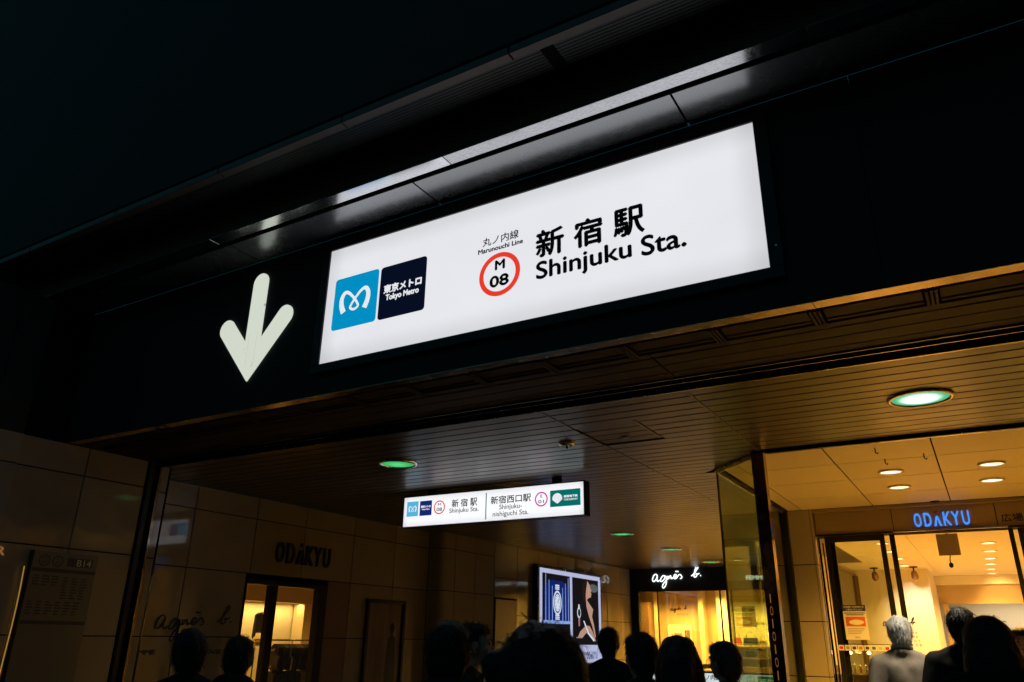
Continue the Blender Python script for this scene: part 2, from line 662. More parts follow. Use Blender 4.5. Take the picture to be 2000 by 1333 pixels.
can = thing('canopy', 'dark slatted canopy with a thin brown lip above the big lit sign', 'canopy', (-3, 3.7, 5.25))
xs = [-13.76, -12.31, -10.86, -9.41, -7.96, -6.51, -5.06, -3.65, -2.15, -0.7, 0.75, 2.2, 3.65, 5.1]
for a, b in zip(xs[:-1], xs[1:]):
    box('lip_trim', a + 0.006, b - 0.006, 3.47, 3.545, 5.222, 5.285, M_canlip, can, bevel=0.004)
ms = MB()
for k in range(13):
    y = 3.56 + k * 0.0285
    for a, b in ((-14, -1.96), (-1.86, 5.1)):
        ms.box(a, b, y, y + 0.022, 5.245, 5.262)
o = ms.build('slat', M_slat, can)
o['kind'] = 'stuff'
box('backing_board', -14, 5.1, 3.55, 3.94, 5.275, 5.30, M_dark, can)
box('cross_bar', -1.955, -1.865, 3.55, 3.925, 5.235, 5.27, M_dark, can)

led = thing('ledge', 'worn steel ledge and grey soffit panels catching the glow over the big sign', 'ledge', (-3, 4.2, 4.97))
box('riser', -14, 5.1, 3.93, 3.95, 4.979, 5.272, M_riser, led)
xs = [-14, -10.95, -8.3, -5.65, -3.0, -0.35, 2.3, 5.1]
for a, b in zip(xs[:-1], xs[1:]):
    box('steel_strip', a + 0.004, b - 0.004, 3.917, 4.036, 4.962, 4.977, M_strip, led, bevel=0.002)
xs = [-14, -9.93, -7.76, -5.59, -3.42, -1.25, 0.92, 3.09, 5.1]
for a, b in zip(xs[:-1], xs[1:]):
    box('soffit_panel', a + 0.008, b - 0.008, 4.10, 4.486, 4.968, 4.985, M_ledge, led)
box('shadow_gap', -14, 5.1, 3.952, 4.49, 5.0, 5.03, M_dark, led)

# ------------------------------------------------------------------ fascia beam
fb = thing('fascia_beam', 'deep black fascia beam carrying the lit sign over the passage entrance', 'fascia', (-3, 4.49, 3.45))
xs = [-9.5, -7.2, -4.7, -2.25, -0.2, 2.2, 5.1]
for a, b in zip(xs[:-1], xs[1:]):
    box('fascia_panel', a + 0.002, b - 0.002, 4.487, 4.60, 3.4545, 4.966, M_black, fb)
xs = [-8.5, -5.55, -3.9, -2.25, -0.6, 1.05, 2.7, 5.1]
for a, b in zip(xs[:-1], xs[1:]):
    box('lip_trim', a + 0.002, b - 0.002, 4.489, 4.592, 3.4505, 3.4535, M_lip, fb)

# ------------------------------------------------------------------ soffit behind the fascia
so1 = setting('entrance_soffit', (-2, 5.0, CZ))
box('backing_board', -8.5, 5.1, 4.6, 5.46, 3.50, 3.53, M_dark, so1)


def plank(par, x0, x1, y0, y1, z, mat, name='plank'):
    return box(name, x0, x1, y0, y1, z, z + 0.02, mat, par, bevel=0.0025)


for (a, b) in ((-8.5, -1.797), (-1.785, 5.1)):
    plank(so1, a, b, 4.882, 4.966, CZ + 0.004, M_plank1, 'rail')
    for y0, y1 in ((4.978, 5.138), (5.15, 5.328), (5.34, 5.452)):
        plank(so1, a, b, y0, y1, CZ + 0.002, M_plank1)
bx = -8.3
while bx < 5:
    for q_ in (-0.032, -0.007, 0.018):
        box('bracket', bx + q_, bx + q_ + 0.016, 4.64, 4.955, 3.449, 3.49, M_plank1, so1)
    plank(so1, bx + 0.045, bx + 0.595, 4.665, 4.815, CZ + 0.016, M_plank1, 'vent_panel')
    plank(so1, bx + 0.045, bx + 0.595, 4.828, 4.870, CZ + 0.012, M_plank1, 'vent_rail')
    bx += 0.64
slot = thing('shutter_slot', 'black rolling shutter slot across the ceiling behind the fascia', 'shutter', (-2, 5.6, CZ))
box('slot_wall', -8.5, 5.1, 5.455, 5.475, 3.44, 3.80, M_blackm, slot)
box('slot_roof', -8.5, 5.1, 5.475, 5.755, 3.80, 3.82, M_dark, slot)
box('slot_wall', -8.5, 5.1, 5.735, 5.755, 3.47, 3.80, M_dark, slot)
box('shutter_edge', -8.5, 5.1, 5.50, 5.60, 3.50, 3.56, M_dark, slot)
box('edge_trim', -8.5, 5.1, 5.622, 5.632, 3.455, 3.462, M_lip, slot)
for a, b in ((-9.1, -5.5), (-5.49, -2.9), (-2.89, -0.8), (-0.79, 1.5), (1.51, 5.1)):
    box('rim_trim', a, b, 5.758, 5.782, 3.436, 3.47, M_lip, slot, bevel=0.003)

# ------------------------------------------------------------------ passage ceiling
pc = setting('passage_ceiling', (-4, 12, CZ))
PORCH = (-1.864, 8.27, -2.51, 8.94)
rows = []
y = 5.787
P = 0.1835
far = MB()
i = 0
while y < 21.45:
    y0, y1 = y + 0.010, y + P - 0.010
    segs = [(-9.15, -3.196), (-3.178, -1.842), (-1.826, 4.6)]
    for (a, b) in segs:
        poly = [(a, y0), (b, y0), (b, y1), (a, y1)]
        # keep clear of the porch (chamfer line and glass line)
        if y1 > 8.2:
            # chamfer from (-1.864,8.27) to (-2.51,8.94): keep the far left side
            nx, ny = 0.67, 0.646
            if y0 < 8.94:
                poly = clip(poly, nx, ny, nx * -1.864 + ny * 8.22)
            else:
                poly = clip(poly, 1, 0, -2.56)
        if len(poly) < 3:
            continue
        xa = min(p[0] for p in poly); xb = max(p[0] for p in poly)
        if xb - xa < 0.03:
            continue
        hz = 0.0
        cuts = [poly]
        if 6.45 < (y0 + y1) / 2 < 7.18 and a < -3.0 < b:
            cuts = [clip(poly, -1, 0, 2.53)]     # right of the hatch
            hp = clip(poly, 1, 0, -2.56)
            m2 = MB(); m2.poly_prism(hp, CZ + 0.012, CZ + 0.03)
            m2.build('hatch_plank', M_plank2, pc)
        for cp in cuts:
            if len(cp) < 3:
                continue
            if y < 11.2:
                if len(cp) == 4 and abs(cp[0][1] - y0) < 1e-6 and y1 < 8.2:
                    x_a = min(p[0] for p in cp); x_b = max(p[0] for p in cp)
                    box('plank', x_a, x_b, y0, y1, CZ, CZ + 0.018, M_plank, pc, bevel=0.0025)
                else:
                    m3 = MB(); m3.poly_prism(cp, CZ, CZ + 0.018)
                    m3.build('plank', M_plank, pc)
            else:
                far.poly_prism(cp, CZ, CZ + 0.018)
    y += P
    i += 1
o = far.build('distant_planks', M_plank, pc)
o['kind'] = 'stuff'
box('backing_board', -9.2, 5.1, 5.76, 13.2, 3.50, 3.56, M_dark, pc)
box('backing_board', -9.2, -2.3, 13.2, 22, 3.50, 3.56, M_dark, pc)
box('seam_trim', -3.194, -3.180, 5.79, 6.45, 3.446, 3.468, M_joint, pc)
box('seam_trim', -3.194, -3.180, 7.2, 21.4, 3.446, 3.468, M_joint, pc)
box('seam_trim', -1.841, -1.827, 5.79, 8.25, 3.446, 3.468, M_joint, pc)
box('hatch_edge', -2.558, -2.535, 6.46, 7.17, 3.444, 3.475, M_joint, pc)
box('hatch_latch', -2.93, -2.83, 7.03, 7.05, 3.448, 3.464, M_steel, pc)

# ------------------------------------------------------------------ downlights of the passage


def radial_emitter(name, cin, cout, s_in, s_out, r):
    m = emitter(name, cin, s_in)
    nt = m.node_tree
    b = nt.nodes['Principled BSDF']
    tc = nt.nodes.new('ShaderNodeTexCoord')
    ln = nt.nodes.new('ShaderNodeVectorMath'); ln.operation = 'LENGTH'
    nt.links.new(tc.outputs['Object'], ln.inputs[0])
    mr = nt.nodes.new('ShaderNodeMapRange')
    mr.interpolation_type = 'SMOOTHSTEP'
    mr.inputs[1].default_value = 0
    mr.inputs[2].default_value = r
    nt.links.new(ln.outputs['Value'], mr.inputs[0])
    mx = nt.nodes.new('ShaderNodeMix'); mx.data_type = 'RGBA'
    mx.inputs[6].default_value = (*[c * s_in for c in cin], 1)
    mx.inputs[7].default_value = (*[c * s_out for c in cout], 1)
    nt.links.new(mr.outputs[0], mx.inputs[0])
    nt.links.new(mx.outputs[2], b.inputs['Emission Color'])
    b.inputs['Emission Strength'].default_value = 1.0
    return m


M_green_near = radial_emitter('mercury_lamp_near', (0.95, 1.0, 0.93), (0.12, 0.66, 0.30), 3.4, 0.75, 0.195)
M_green_far = radial_emitter('mercury_lamp', (0.14, 0.80, 0.27), (0.05, 0.52, 0.14), 0.9, 0.75, 0.2)


def downlight(x, y, r, mat, label, group, rim, spot_e, spot_c, z=CZ, wide=2.4):
    t = thing('downlight', label, 'ceiling light', (x, y, z), group)
    mb = MB()
    mb.lathe([(r * 1.0, 0.004), (r * 1.0, -0.012), (r * 1.06, -0.022), (r * 1.16, -0.018), (r * 1.19, 0.0), (r * 1.19, 0.006)], (x, y, z), 40)
    mb.build('rim', rim, t, True)
    mb = MB()
    mb.lathe([(r * 1.0, -0.006), (r * 0.7, -0.013), (r * 0.35, -0.017), (0.0001, -0.018)], (x, y, z), 40)
    mb.build('lens', mat, t, True, center=(x, y, z))
    if spot_e:
        lamp('bulb', 'SPOT', (x, y, z - 0.05), spot_e, spot_c, t, size=r * 0.8, spot=wide, blend=0.7)
    return t


downlight(-0.2, 6.89, 0.215, M_green_near, 'big green white downlight nearest the shop porch, white hot in the middle', 'green downlights of the passage', M_lip, 260, (1.0, 0.90, 0.66), wide=1.35)
for yy, lab in ((6.95, 'green downlight left of the big hanging sign, alone on its stretch of slats'),
                (13.95, 'green downlight just behind the right half of the hanging sign'),
                (16.85, 'small green downlight above the script shop sign, second farthest'),
                (20.0, 'farthest green downlight beside the glass screen')):
    downlight(-5.72 - (yy - 6.9) * 0.018, yy, 0.195, M_green_far, lab, 'green downlights of the passage', M_steel, 5, (0.6, 1.0, 0.6))

sp = thing('ceiling_speaker', 'small round steel fitting set in the ceiling slats beside the hatch', 'ceiling fitting', (-3.5, 6.97, CZ))
mb = MB(); mb.lathe([(0.085, 0.0), (0.085, -0.02), (0.06, -0.03), (0.045, -0.012), (0.03, -0.03), (0.0001, -0.035)], (-3.5, 6.97, CZ), 28)
mb.build('rim', M_steel, sp, True)
mb = MB(); mb.cap((-3.5, 6.97, CZ - 0.01), (-3.5, 6.97, CZ - 0.05), 0.014, 0.01)
mb.build('sensor', M_blackm, sp, True)

# ------------------------------------------------------------------ main sign
SY = 4.457
ss = thing('station_sign', 'large white backlit station sign with a red circle M 08 and black lettering', 'station sign', (-2.71, 4.487, 3.7))
SX0, SX1, SZ0, SZ1 = -4.61, -0.8125, 3.718, 4.813
M_panel = lightbox('sign_panel', (0.945, 0.955, 1.0), 0.84, (SX1 - SX0) / 2, (SZ1 - SZ0) / 2, 0.20, 0.84, 1.3, 0.05)
box('face', SX0, SX1, SY, SY + 0.012, SZ0, SZ1, M_panel, ss)
for a in ((SX0 - 0.09, SX1 + 0.09, SZ1 + 0.001, SZ1 + 0.07), (SX0 - 0.09, SX1 + 0.09, SZ0 - 0.08, SZ0 - 0.001)):
    box('frame_bar', a[0], a[1], SY - 0.018, 4.486, a[2], a[3], M_blackm, ss, bevel=0.004)
for a in ((SX0 - 0.09, SX0 - 0.001), (SX1 + 0.001, SX1 + 0.09)):
    box('frame_bar', a[0], a[1], SY - 0.018, 4.486, SZ0 - 0.001, SZ1 + 0.001, M_blackm, ss, bevel=0.004)
E_blue = emitter('sign_blue', (0.0, 0.30, 0.60), 0.9)
E_navy = emitter('sign_navy', (0.004, 0.008, 0.03), 0.5)
E_white = emitter('sign_white_ink', (0.93, 0.95, 1.0), 0.86)
E_red = emitter('sign_red', (0.80, 0.045, 0.022), 1.0)


def plate(name, x0, z0, x1, z1, y, r, mat, par, t=0.003):
    mb = MB(); mb.prism_xz(round_rect(x0, z0, x1, z1, r), y - t, y)
    return mb.build(name, mat, par)


def metro_mark(cx, cz, k, y, mat, par):
    path = [(-0.118, -0.098, 0.028), (-0.146, -0.03, 0.026), (-0.150, 0.04, 0.023), (-0.120, 0.090, 0.019), (-0.075, 0.083, 0.015), (-0.02, 0.033, 0.013),
            (0.03, -0.03, 0.012), (0.043, -0.066, 0.012), (0.0, -0.088, 0.012), (-0.043, -0.066, 0.012), (-0.03, -0.03, 0.012),
            (0.02, 0.033, 0.013), (0.075, 0.083, 0.015), (0.120, 0.090, 0.019), (0.150, 0.04, 0.023), (0.146, -0.03, 0.026), (0.118, -0.098, 0.028)]
    pts = catmull(path, 5)
    V, F = [], []
    n = len(pts)
    for i, (a, b, w) in enumerate(pts):
        p0, p1 = pts[max(0, i - 1)], pts[min(n - 1, i + 1)]
        tx, tz = p1[0] - p0[0], p1[1] - p0[1]
        l = math.hypot(tx, tz) or 1
        nx, nz = -tz / l, tx / l
        yy = y - 0.00001 * i
        V += [(cx + k * (a + nx * w), yy, cz + k * (b + nz * w)), (cx + k * (a - nx * w), yy, cz + k * (b - nz * w))]
        if i:
            F.append((2 * i - 2, 2 * i - 1, 2 * i + 1, 2 * i))
    return mesh_obj('emblem', V, F, mat, par)


plate('blue_plate', -4.513, 4.008, -4.018, 4.498, SY, 0.03, E_blue, ss)
metro_mark(-4.270, 4.256, 1.0, SY - 0.0035, E_white, ss)
plate('navy_plate', -3.994, 4.006, -3.508, 4.493, SY, 0.03, E_navy, ss)
lettering('東京メトロ', 'xz', -3.950, 4.236, -3.548, 4.320, SY - 0.0035, E_white, ss, bold=0.0042)
lettering('Tokyo Metro', 'xz', -3.922, 4.154, -3.572, 4.226, SY - 0.0035, E_white, ss, bold=0.0032)
lettering('丸ノ内線', 'xz', -2.962, 4.424, -2.632, 4.502, SY - 0.001, M_ink, ss, bold=0.0012)
lettering('Marunouchi Line', 'xz', -3.002, 4.366, -2.592, 4.410, SY - 0.001, M_ink, ss, bold=0.0022)
ring('red_ring', (-2.799, SY - 0.001, 4.153), 0.145, 0.184, E_red, ss, 'xz')
lettering('M', 'xz', -2.842, 4.190, -2.750, 4.277, SY - 0.001, M_ink, ss, bold=0.005)
lettering('08', 'xz', -2.887, 4.047, -2.713, 4.148, SY - 0.001, M_ink, ss, bold=0.0055)
lettering('新', 'xz', -2.482, 4.197, -2.240, 4.434, SY - 0.001, M_ink, ss, bold=0.0075)
lettering('宿', 'xz', -2.164, 4.195, -1.930, 4.428, SY - 0.001, M_ink, ss, bold=0.0075)
lettering('駅', 'xz', -1.850, 4.194, -1.610, 4.428, SY - 0.001, M_ink, ss, bold=0.0075)
lettering('Shinjuku', 'xz', -2.478, 3.980, -1.716, 4.172, SY - 0.001, M_ink, ss, bold=0.0052)
lettering('Sta.', 'xz', -1.648, 4.006, -1.325, 4.166, SY - 0.001, M_ink, ss, bold=0.0052)
for k in range(1):
    box('screw', SX1 + 0.05, SX1 + 0.06, SY - 0.022, SY - 0.017, 3.85 + k * 0.2, 3.86 + k * 0.2, M_steel, ss)

# ------------------------------------------------------------------ arrow


def arc(cx, cz, r, a0, a1, n=9):
    return [(cx + r * math.cos(math.radians(a0 + (a1 - a0) * k / n)), cz + r * math.sin(math.radians(a0 + (a1 - a0) * k / n))) for k in range(n + 1)]


ar = thing('direction_arrow', 'lit pale green white arrow pointing down on the black fascia', 'arrow', (-5.54, 4.487, 3.72))
pts = [(-5.54, 3.72)]
# right arm: edge up to rounded end
ax = -5.534
pts += [(ax + 0.474, 4.253)] + arc(ax + 0.39, 4.305, 0.098, -35, 130)[0:] + [(ax + 0.098, 4.116)]
pts += arc(ax, 4.722, 0.098, 0, 180)
pts += [(ax - 0.098, 4.116)] + arc(ax - 0.39, 4.305, 0.098, 50, 215) + [(ax - 0.474, 4.253)]
mb = MB(); mb.prism_xz(pts, 4.470, 4.4865)
M_arrow = emitter('arrow_glow', (0.86, 0.93, 0.80), 0.74)
nt = M_arrow.node_tree
b_ = nt.nodes['Principled BSDF']
tc_ = nt.nodes.new('ShaderNodeTexCoord')
mp_ = nt.nodes.new('ShaderNodeMapping'); mp_.inputs['Scale'].default_value = (14, 1, 7)
ns_ = nt.nodes.new('ShaderNodeTexNoise'); ns_.inputs['Scale'].default_value = 1.2; ns_.inputs['Detail'].default_value = 8
sx_ = nt.nodes.new('ShaderNodeSeparateXYZ')
nt.links.new(tc_.outputs['Object'], sx_.inputs[0])
nt.links.new(tc_.outputs['Object'], mp_.inputs[0]); nt.links.new(mp_.outputs[0], ns_.inputs['Vector'])
up_ = nt.nodes.new('ShaderNodeMapRange'); up_.inputs[1].default_value = 0.36; up_.inputs[2].default_value = 0.58; up_.inputs[3].default_value = 0.0; up_.inputs[4].default_value = 0.22
nt.links.new(sx_.outputs[2], up_.inputs[0])
ad_ = nt.nodes.new('ShaderNodeMath'); ad_.operation = 'ADD'
nt.links.new(ns_.outputs['Fac'], ad_.inputs[0]); nt.links.new(up_.outputs[0], ad_.inputs[1])
th_ = nt.nodes.new('ShaderNodeMapRange'); th_.inputs[1].default_value = 0.66; th_.inputs[2].default_value = 0.74; th_.inputs[3].default_value = 0.74; th_.inputs[4].default_value = 0.42
nt.links.new(ad_.outputs[0], th_.inputs[0])
nt.links.new(th_.outputs[0], b_.inputs['Emission Strength'])
mb.build('arrow_face', M_arrow, ar)
for dx in (-0.05, 0.055):
    box('seam', ax + dx - 0.0012, ax + dx + 0.0012, 4.4690, 4.4698, 3.86, 4.2, emitter('seam_pale', (0.80, 0.87, 0.74), 0.58), ar)

# ------------------------------------------------------------------ hanging sign
HY = 8.5
hs = thing('hanging_sign', 'long white backlit sign hung under the slatted ceiling with two station names', 'station sign', (-5.43, 8.6, 2.96))
HX0, HX1, HZ0, HZ1 = -6.825, -4.045, 2.962, 3.362
M_hpanel = lightbox('hanging_panel', (0.96, 0.97, 1.0), 1.02, 1.39, 0.2, 0.10, 0.86)
box('face', HX0, HX1, HY, HY + 0.01, HZ0, HZ1, M_hpanel, hs)
box('housing', HX0 - 0.02, HX1 + 0.02, HY + 0.011, HY + 0.13, HZ0 - 0.012, HZ1 + 0.015, M_blackm, hs, bevel=0.004)
box('frame_bar', HX0 - 0.02, HX1 + 0.02, HY - 0.012, HY + 0.0105, HZ1 + 0.001, HZ1 + 0.016, M_blackm, hs)
box('frame_bar', HX0 - 0.02, HX1 + 0.02, HY - 0.012, HY + 0.0105, HZ0 - 0.012, HZ0 - 0.001, M_blackm, hs)
box('frame_bar', HX1 + 0.001, HX1 + 0.02, HY - 0.012, HY + 0.0105, HZ0 - 0.001, HZ1 + 0.001, M_blackm, hs)
box('frame_bar', HX0 - 0.02, HX0 - 0.001, HY - 0.012, HY + 0.0105, HZ0 - 0.001, HZ1 + 0.001, M_blackm, hs)
for xx in (-6.4, -4.45):
    box('hanger', xx - 0.05, xx + 0.05, HY + 0.03, HY + 0.11, HZ1 + 0.016, CZ - 0.001, M_blackm, hs)
E_sky = emitter('sign_light_blue', (0.10, 0.50, 0.80), 0.9)
E_navy2 = emitter('sign_dark_blue', (0.006, 0.022, 0.19), 0.9)
E_mag = emitter('sign_magenta', (0.62, 0.01, 0.36), 1.0)
E_teal = emitter('sign_teal', (0.0, 0.17, 0.155), 0.9)
hy = HY - 0.001
plate('blue_plate', -6.773, 3.099, -6.577, 3.302, HY, 0.003, E_sky, hs)
metro_mark(-6.673, 3.2, 0.40, HY - 0.0035, E_white, hs)
plate('navy_plate', -6.549, 3.098, -6.346, 3.299, HY, 0.003, E_navy2, hs)
lettering('東京メトロ', 'xz', -6.530, 3.203, -6.365, 3.238, HY - 0.0035, E_white, hs, bold=0.0022)
lettering('Tokyo Metro', 'xz', -6.515, 3.168, -6.380, 3.193, HY - 0.0035, E_white, hs, bold=0.0012)
ring('red_ring', (-6.217, hy, 3.194), 0.077, 0.093, E_red, hs, 'xz')
lettering('M', 'xz', -6.242, 3.217, -6.191, 3.249, hy, M_ink, hs, bold=0.001)
lettering('08', 'xz', -6.262, 3.142, -6.172, 3.190, hy, M_ink, hs, bold=0.001)
for ch, xa in zip('新宿駅', (-6.013, -5.868, -5.716)):
    lettering(ch, 'xz', xa, 3.176, xa + 0.112, 3.282, hy, M_ink, hs, bold=0.0018)
lettering('Shinjuku Sta.', 'xz', -6.048, 3.086, -5.580, 3.165, hy, M_ink, hs, bold=0.0006)
box('divider', -5.471, -5.457, hy - 0.001, HY, 2.985, 3.332, E_teal, hs)
lettering('新宿西口駅', 'xz', -5.392, 3.174, -4.787, 3.277, hy, M_ink, hs, bold=0.0018)
lettering('Shinjuku-', 'xz', -5.258, 3.082, -4.920, 3.162, hy, M_ink, hs, bold=0.0006)
lettering('nishiguchi Sta.', 'xz', -5.357, 2.996, -4.825, 3.078, hy, M_ink, hs, bold=0.0006)
ring('magenta_ring', (-4.638, hy, 3.188), 0.075, 0.092, E_mag, hs, 'xz')
lettering('E', 'xz', -4.650, 3.209, -4.623, 3.244, hy, M_ink, hs, bold=0.001)
lettering('01', 'xz', -4.682, 3.137, -4.600, 3.178, hy, M_ink, hs, bold=0.001)
plate('teal_plate', -4.511, 3.079, -4.091, 3.283, HY, 0.003, E_teal, hs)
fan = [(-4.41, 3.118)] + [(-4.41 + 0.07 * math.cos(math.radians(a)), 3.178 + 0.068 * math.sin(math.radians(a))) for a in (-12, 10, 28, 45, 60, 75, 90, 105, 120, 135, 152, 170, 192)] 
mb = MB(); mb.prism_xz([(-4.404, 3.118)] + [(p[0], p[1]) for p in fan[1:]] + [(-4.416, 3.118)], HY - 0.0045, HY - 0.003)
mb.build('emblem', E_white, hs)
lettering('都営地下鉄', 'xz', -4.320, 3.182, -4.127, 3.214, HY - 0.0035, E_white, hs, bold=0.0022)
lettering('TOEI SUBWAY', 'xz', -4.320, 3.147, -4.126, 3.169, HY - 0.0035, E_white, hs, bold=0.0012)

# ------------------------------------------------------------------ left near wall
WX = -8.3


def tile_x(par, xface, y0, y1, z0, z1, mat=None, gap=0.006, name='tile', jit=0.0012):
    o = box(name, xface - 0.03, xface, y0 + gap, y1 - gap, z0 + gap, z1 - gap, mat or M_tile, par, bevel=0.002)
    o.rotation_euler = (0, random.uniform(-jit, jit), random.uniform(-jit, jit))
    return o


def tile_y(par, yface, x0, x1, z0, z1, mat=None, gap=0.006, jit=0.0012):
    o = box('tile', x0 + gap, x1 - gap, yface, yface + 0.03, z0 + gap, z1 - gap, mat or M_tile, par, bevel=0.002)
    o.rotation_euler = (random.uniform(-jit, jit), 0, random.uniform(-jit, jit))
    return o


RZ = [0.0, 0.66, 1.505, 2.365, 3.135, 3.448]
nw = thing('near_wall', 'dim tiled wall at the far left beside the shutter rail with a notice board', 'wall', (WX, 4.5, 0))
box('wall_core', WX - 0.6, WX - 0.032, 1.5, 5.54, 0.0, 4.96, M_dark, nw)
ys = [1.5, 2.62, 3.7, 4.03, 4.755, 5.49]
for a, b in zip(ys[:-1], ys[1:]):
    for c, d in zip(RZ[:-1], RZ[1:]):
        if a == 3.7:
            tile_x(nw, WX + 0.03, a, b, c, d)
        else:
            tile_x(nw, WX, a, b, c, d)
    if b <= 4.1:
        box('upper_panel', WX - 0.03, WX, a + .004, b - .004, 3.455, 4.95, M_black, nw)
sr = thing('shutter_rail', 'black steel shutter guide rail beside the tiled wall', 'rail', (-8.38, 5.6, 0))
for i_, (a, b) in enumerate(((5.50, 5.565), (5.635, 5.67))):
    box('rail_flange', -8.44, -8.27, a, b, 0, 3.44, M_blackm if i_ == 0 else M_brass, sr, bevel=0.004)
box('rail_web', -8.44, -8.36, 5.565, 5.635, 0, 3.44, M_dark, sr)
pw = thing('pier_end', 'narrow tiled pier end just right of the shutter rail', 'wall', (-8.5, 5.78, 0))
for c, d in zip(RZ[:-1], RZ[1:]):
    tile_x(pw, -8.41, 5.685, 5.86, c, d)
box('wall_core', -9.15, -8.445, 5.68, 5.9, 0, 3.448, M_dark, pw)
mb = MB(); mb.tube([(-8.43, 5.868, 0), (-8.43, 5.868, 3.445)], 0.022, 12)
mb.build('corner_bead', M_brass, pw, True)

nb = thing('notice_board', 'unlit station notice board with two line circles and small timetable text', 'notice board', (WX, 4.75, 1.4))
NX = WX + 0.035
box('board', WX + 0.002, NX - 0.004, 4.40, 5.09, 1.0, 2.315, principled('board_grey', (0.20, 0.185, 0.165), 0.35), nb, bevel=0.003)
box('header_bar', NX - 0.004, NX - 0.001, 4.41, 5.08, 2.115, 2.150, M_faintk, nb)
box('footer_bar', NX - 0.004, NX - 0.001, 4.41, 5.08, 1.61, 1.645, M_faintk, nb)
box('side_edge', WX + 0.002, NX, 4.375, 4.398, 1.0, 2.315, M_blackm, nb)
ring('line_circle', (NX - 0.002, 4.515, 2.225), 0.047, 0.058, M_faintk, nb, 'yz')
ring('line_circle', (NX - 0.002, 4.655, 2.225), 0.047, 0.058, M_faintk, nb, 'yz')
lettering('M', 'yz', 4.498, 2.235, 4.532, 2.262, NX - 0.002, M_faintk, nb)
lettering('08', 'yz', 4.487, 2.190, 4.543, 2.224, NX - 0.002, M_faintk, nb)
lettering('E', 'yz', 4.644, 2.235, 4.666, 2.262, NX - 0.002, M_faintk, nb)
lettering('01', 'yz', 4.629, 2.190, 4.681, 2.224, NX - 0.002, M_faintk, nb)
box('exit_plate', NX - 0.004, NX - 0.001, 4.755, 5.03, 2.18, 2.27, M_faintk, nb)
lettering('B14', 'yz', 4.86, 2.192, 5.015, 2.258, NX, M_paper, nb)
mbt = MB()
for blk in ((4.44, 2.08, 3, 4), (4.75, 2.07, 3, 8), (4.43, 1.83, 3, 5), (4.72, 1.83, 3, 5)):
    for c in range(blk[2]):
        for r in range(blk[3]):
            w = random.uniform(0.04, 0.075)
            y0 = blk[0] + c * 0.095
            z0 = blk[1] - r * 0.028
            mbt.box(NX - 0.004, NX - 0.001, y0, y0 + w, z0 - 0.014, z0)
mbt.build('small_print', M_faintk, nb)['kind'] = 'stuff'

gs = thing('gold_frame', 'thin curved gold door frame with a painted glint at the far left edge', 'frame', (WX, 4.3, 0))
mb = MB(); mb.tube([(WX + 0.06, 4.315, 2.15), (WX + 0.06, 4.325, 1.95), (WX + 0.06, 4.33, 1.75), (WX + 0.06, 4.33, 1.57), (WX + 0.06, 4.325, 1.3), (WX + 0.06, 4.32, 0.0)], 0.006, 8)
M_goldglint = principled('painted_gold_glint', (0.85, 0.55, 0.15), 0.3, metal=0.6, emit=(1.0, 0.55, 0.10), es=0.3)  # emission paints the glint onto the gold edge; it is no lamp
mb.build('frame_edge', M_goldglint, gs, True)
mb = MB(); mb.tube([(WX + 0.06, 4.285, 2.15), (WX + 0.06, 4.30, 1.75), (WX + 0.06, 4.295, 1.3), (WX + 0.06, 4.29, 0.0)], 0.004, 6)
mb.build('frame_edge', M_goldtrim, gs, True)
rl = lettering('R', 'yz', 4.02, 2.235, 4.105, 2.315, WX + 0.05, emitter('orange_letter', (0.9, 0.42, 0.12), 0.22), None, raised=0.02, name='lit_letter')
tag(rl, 'small orange lit letter R cut off by the left edge', 'letter')

# ------------------------------------------------------------------ left passage wall
LX = -9.12
lw = thing('passage_wall', 'long glossy tiled wall on the left of the passage with the shop door', 'wall', (LX, 9, 0))
cols = [5.92, 6.85, 7.93, 8.93, 10.07, 11.18, 12.2]
for a, b in zip(cols[:-1], cols[1:]):
    tile_x(lw, LX, a, b, RZ[4], RZ[5])
    tile_x(lw, LX, a, b, RZ[3], RZ[4])
    for c, d in zip(RZ[:3], RZ[1:4]):
        y0, y1 = a, b
        if a == 7.93:
            continue
        if a == 6.85:
            y1 = 7.872
        if a == 8.93:
            y0 = 9.545
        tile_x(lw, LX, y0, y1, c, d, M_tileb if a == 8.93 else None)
box('wall_core', LX - 0.3, LX - 0.032, 5.88, 7.85, 0, 3.448, M_dark, lw)
box('wall_core', LX - 0.3, LX - 0.032, 9.55, 12.2, 0, 3.448, M_dark, lw)
box('wall_core', LX - 0.3, LX - 0.032, 7.85, 9.55, 2.30, 3.448, M_dark, lw)

dr = thing('shop_door', 'black framed glass shop door glowing warm in the left tiled wall', 'door', (LX, 8.7, 0))
FD = (LX - 0.10, LX + 0.012)
box('lintel', FD[0], FD[1], 7.885, 9.535, 2.225, 2.295, M_blackm, dr, bevel=0.003)
box('jamb', FD[0], FD[1], 7.885, 7.905, 0, 2.225, M_blackm, dr, bevel=0.003)
box('jamb', FD[0], FD[1], 9.37, 9.535, 0, 2.225, M_blackm, dr, bevel=0.003)
box('mullion', FD[0], FD[1] - 0.002, 8.365, 8.495, 0, 2.225, M_blackm, dr, bevel=0.003)
box('pane', LX - 0.055, LX - 0.045, 7.905, 8.365, 0.02, 2.225, M_glass, dr)
box('pane', LX - 0.055, LX - 0.045, 8.495, 9.37, 0.02, 2.225, M_glass, dr)

# raised dark letters on the left wall
ws = thing('wall_lettering', 'dark raised store name lettering above the glowing shop door', 'lettering', (LX, 8.9, 2.55))


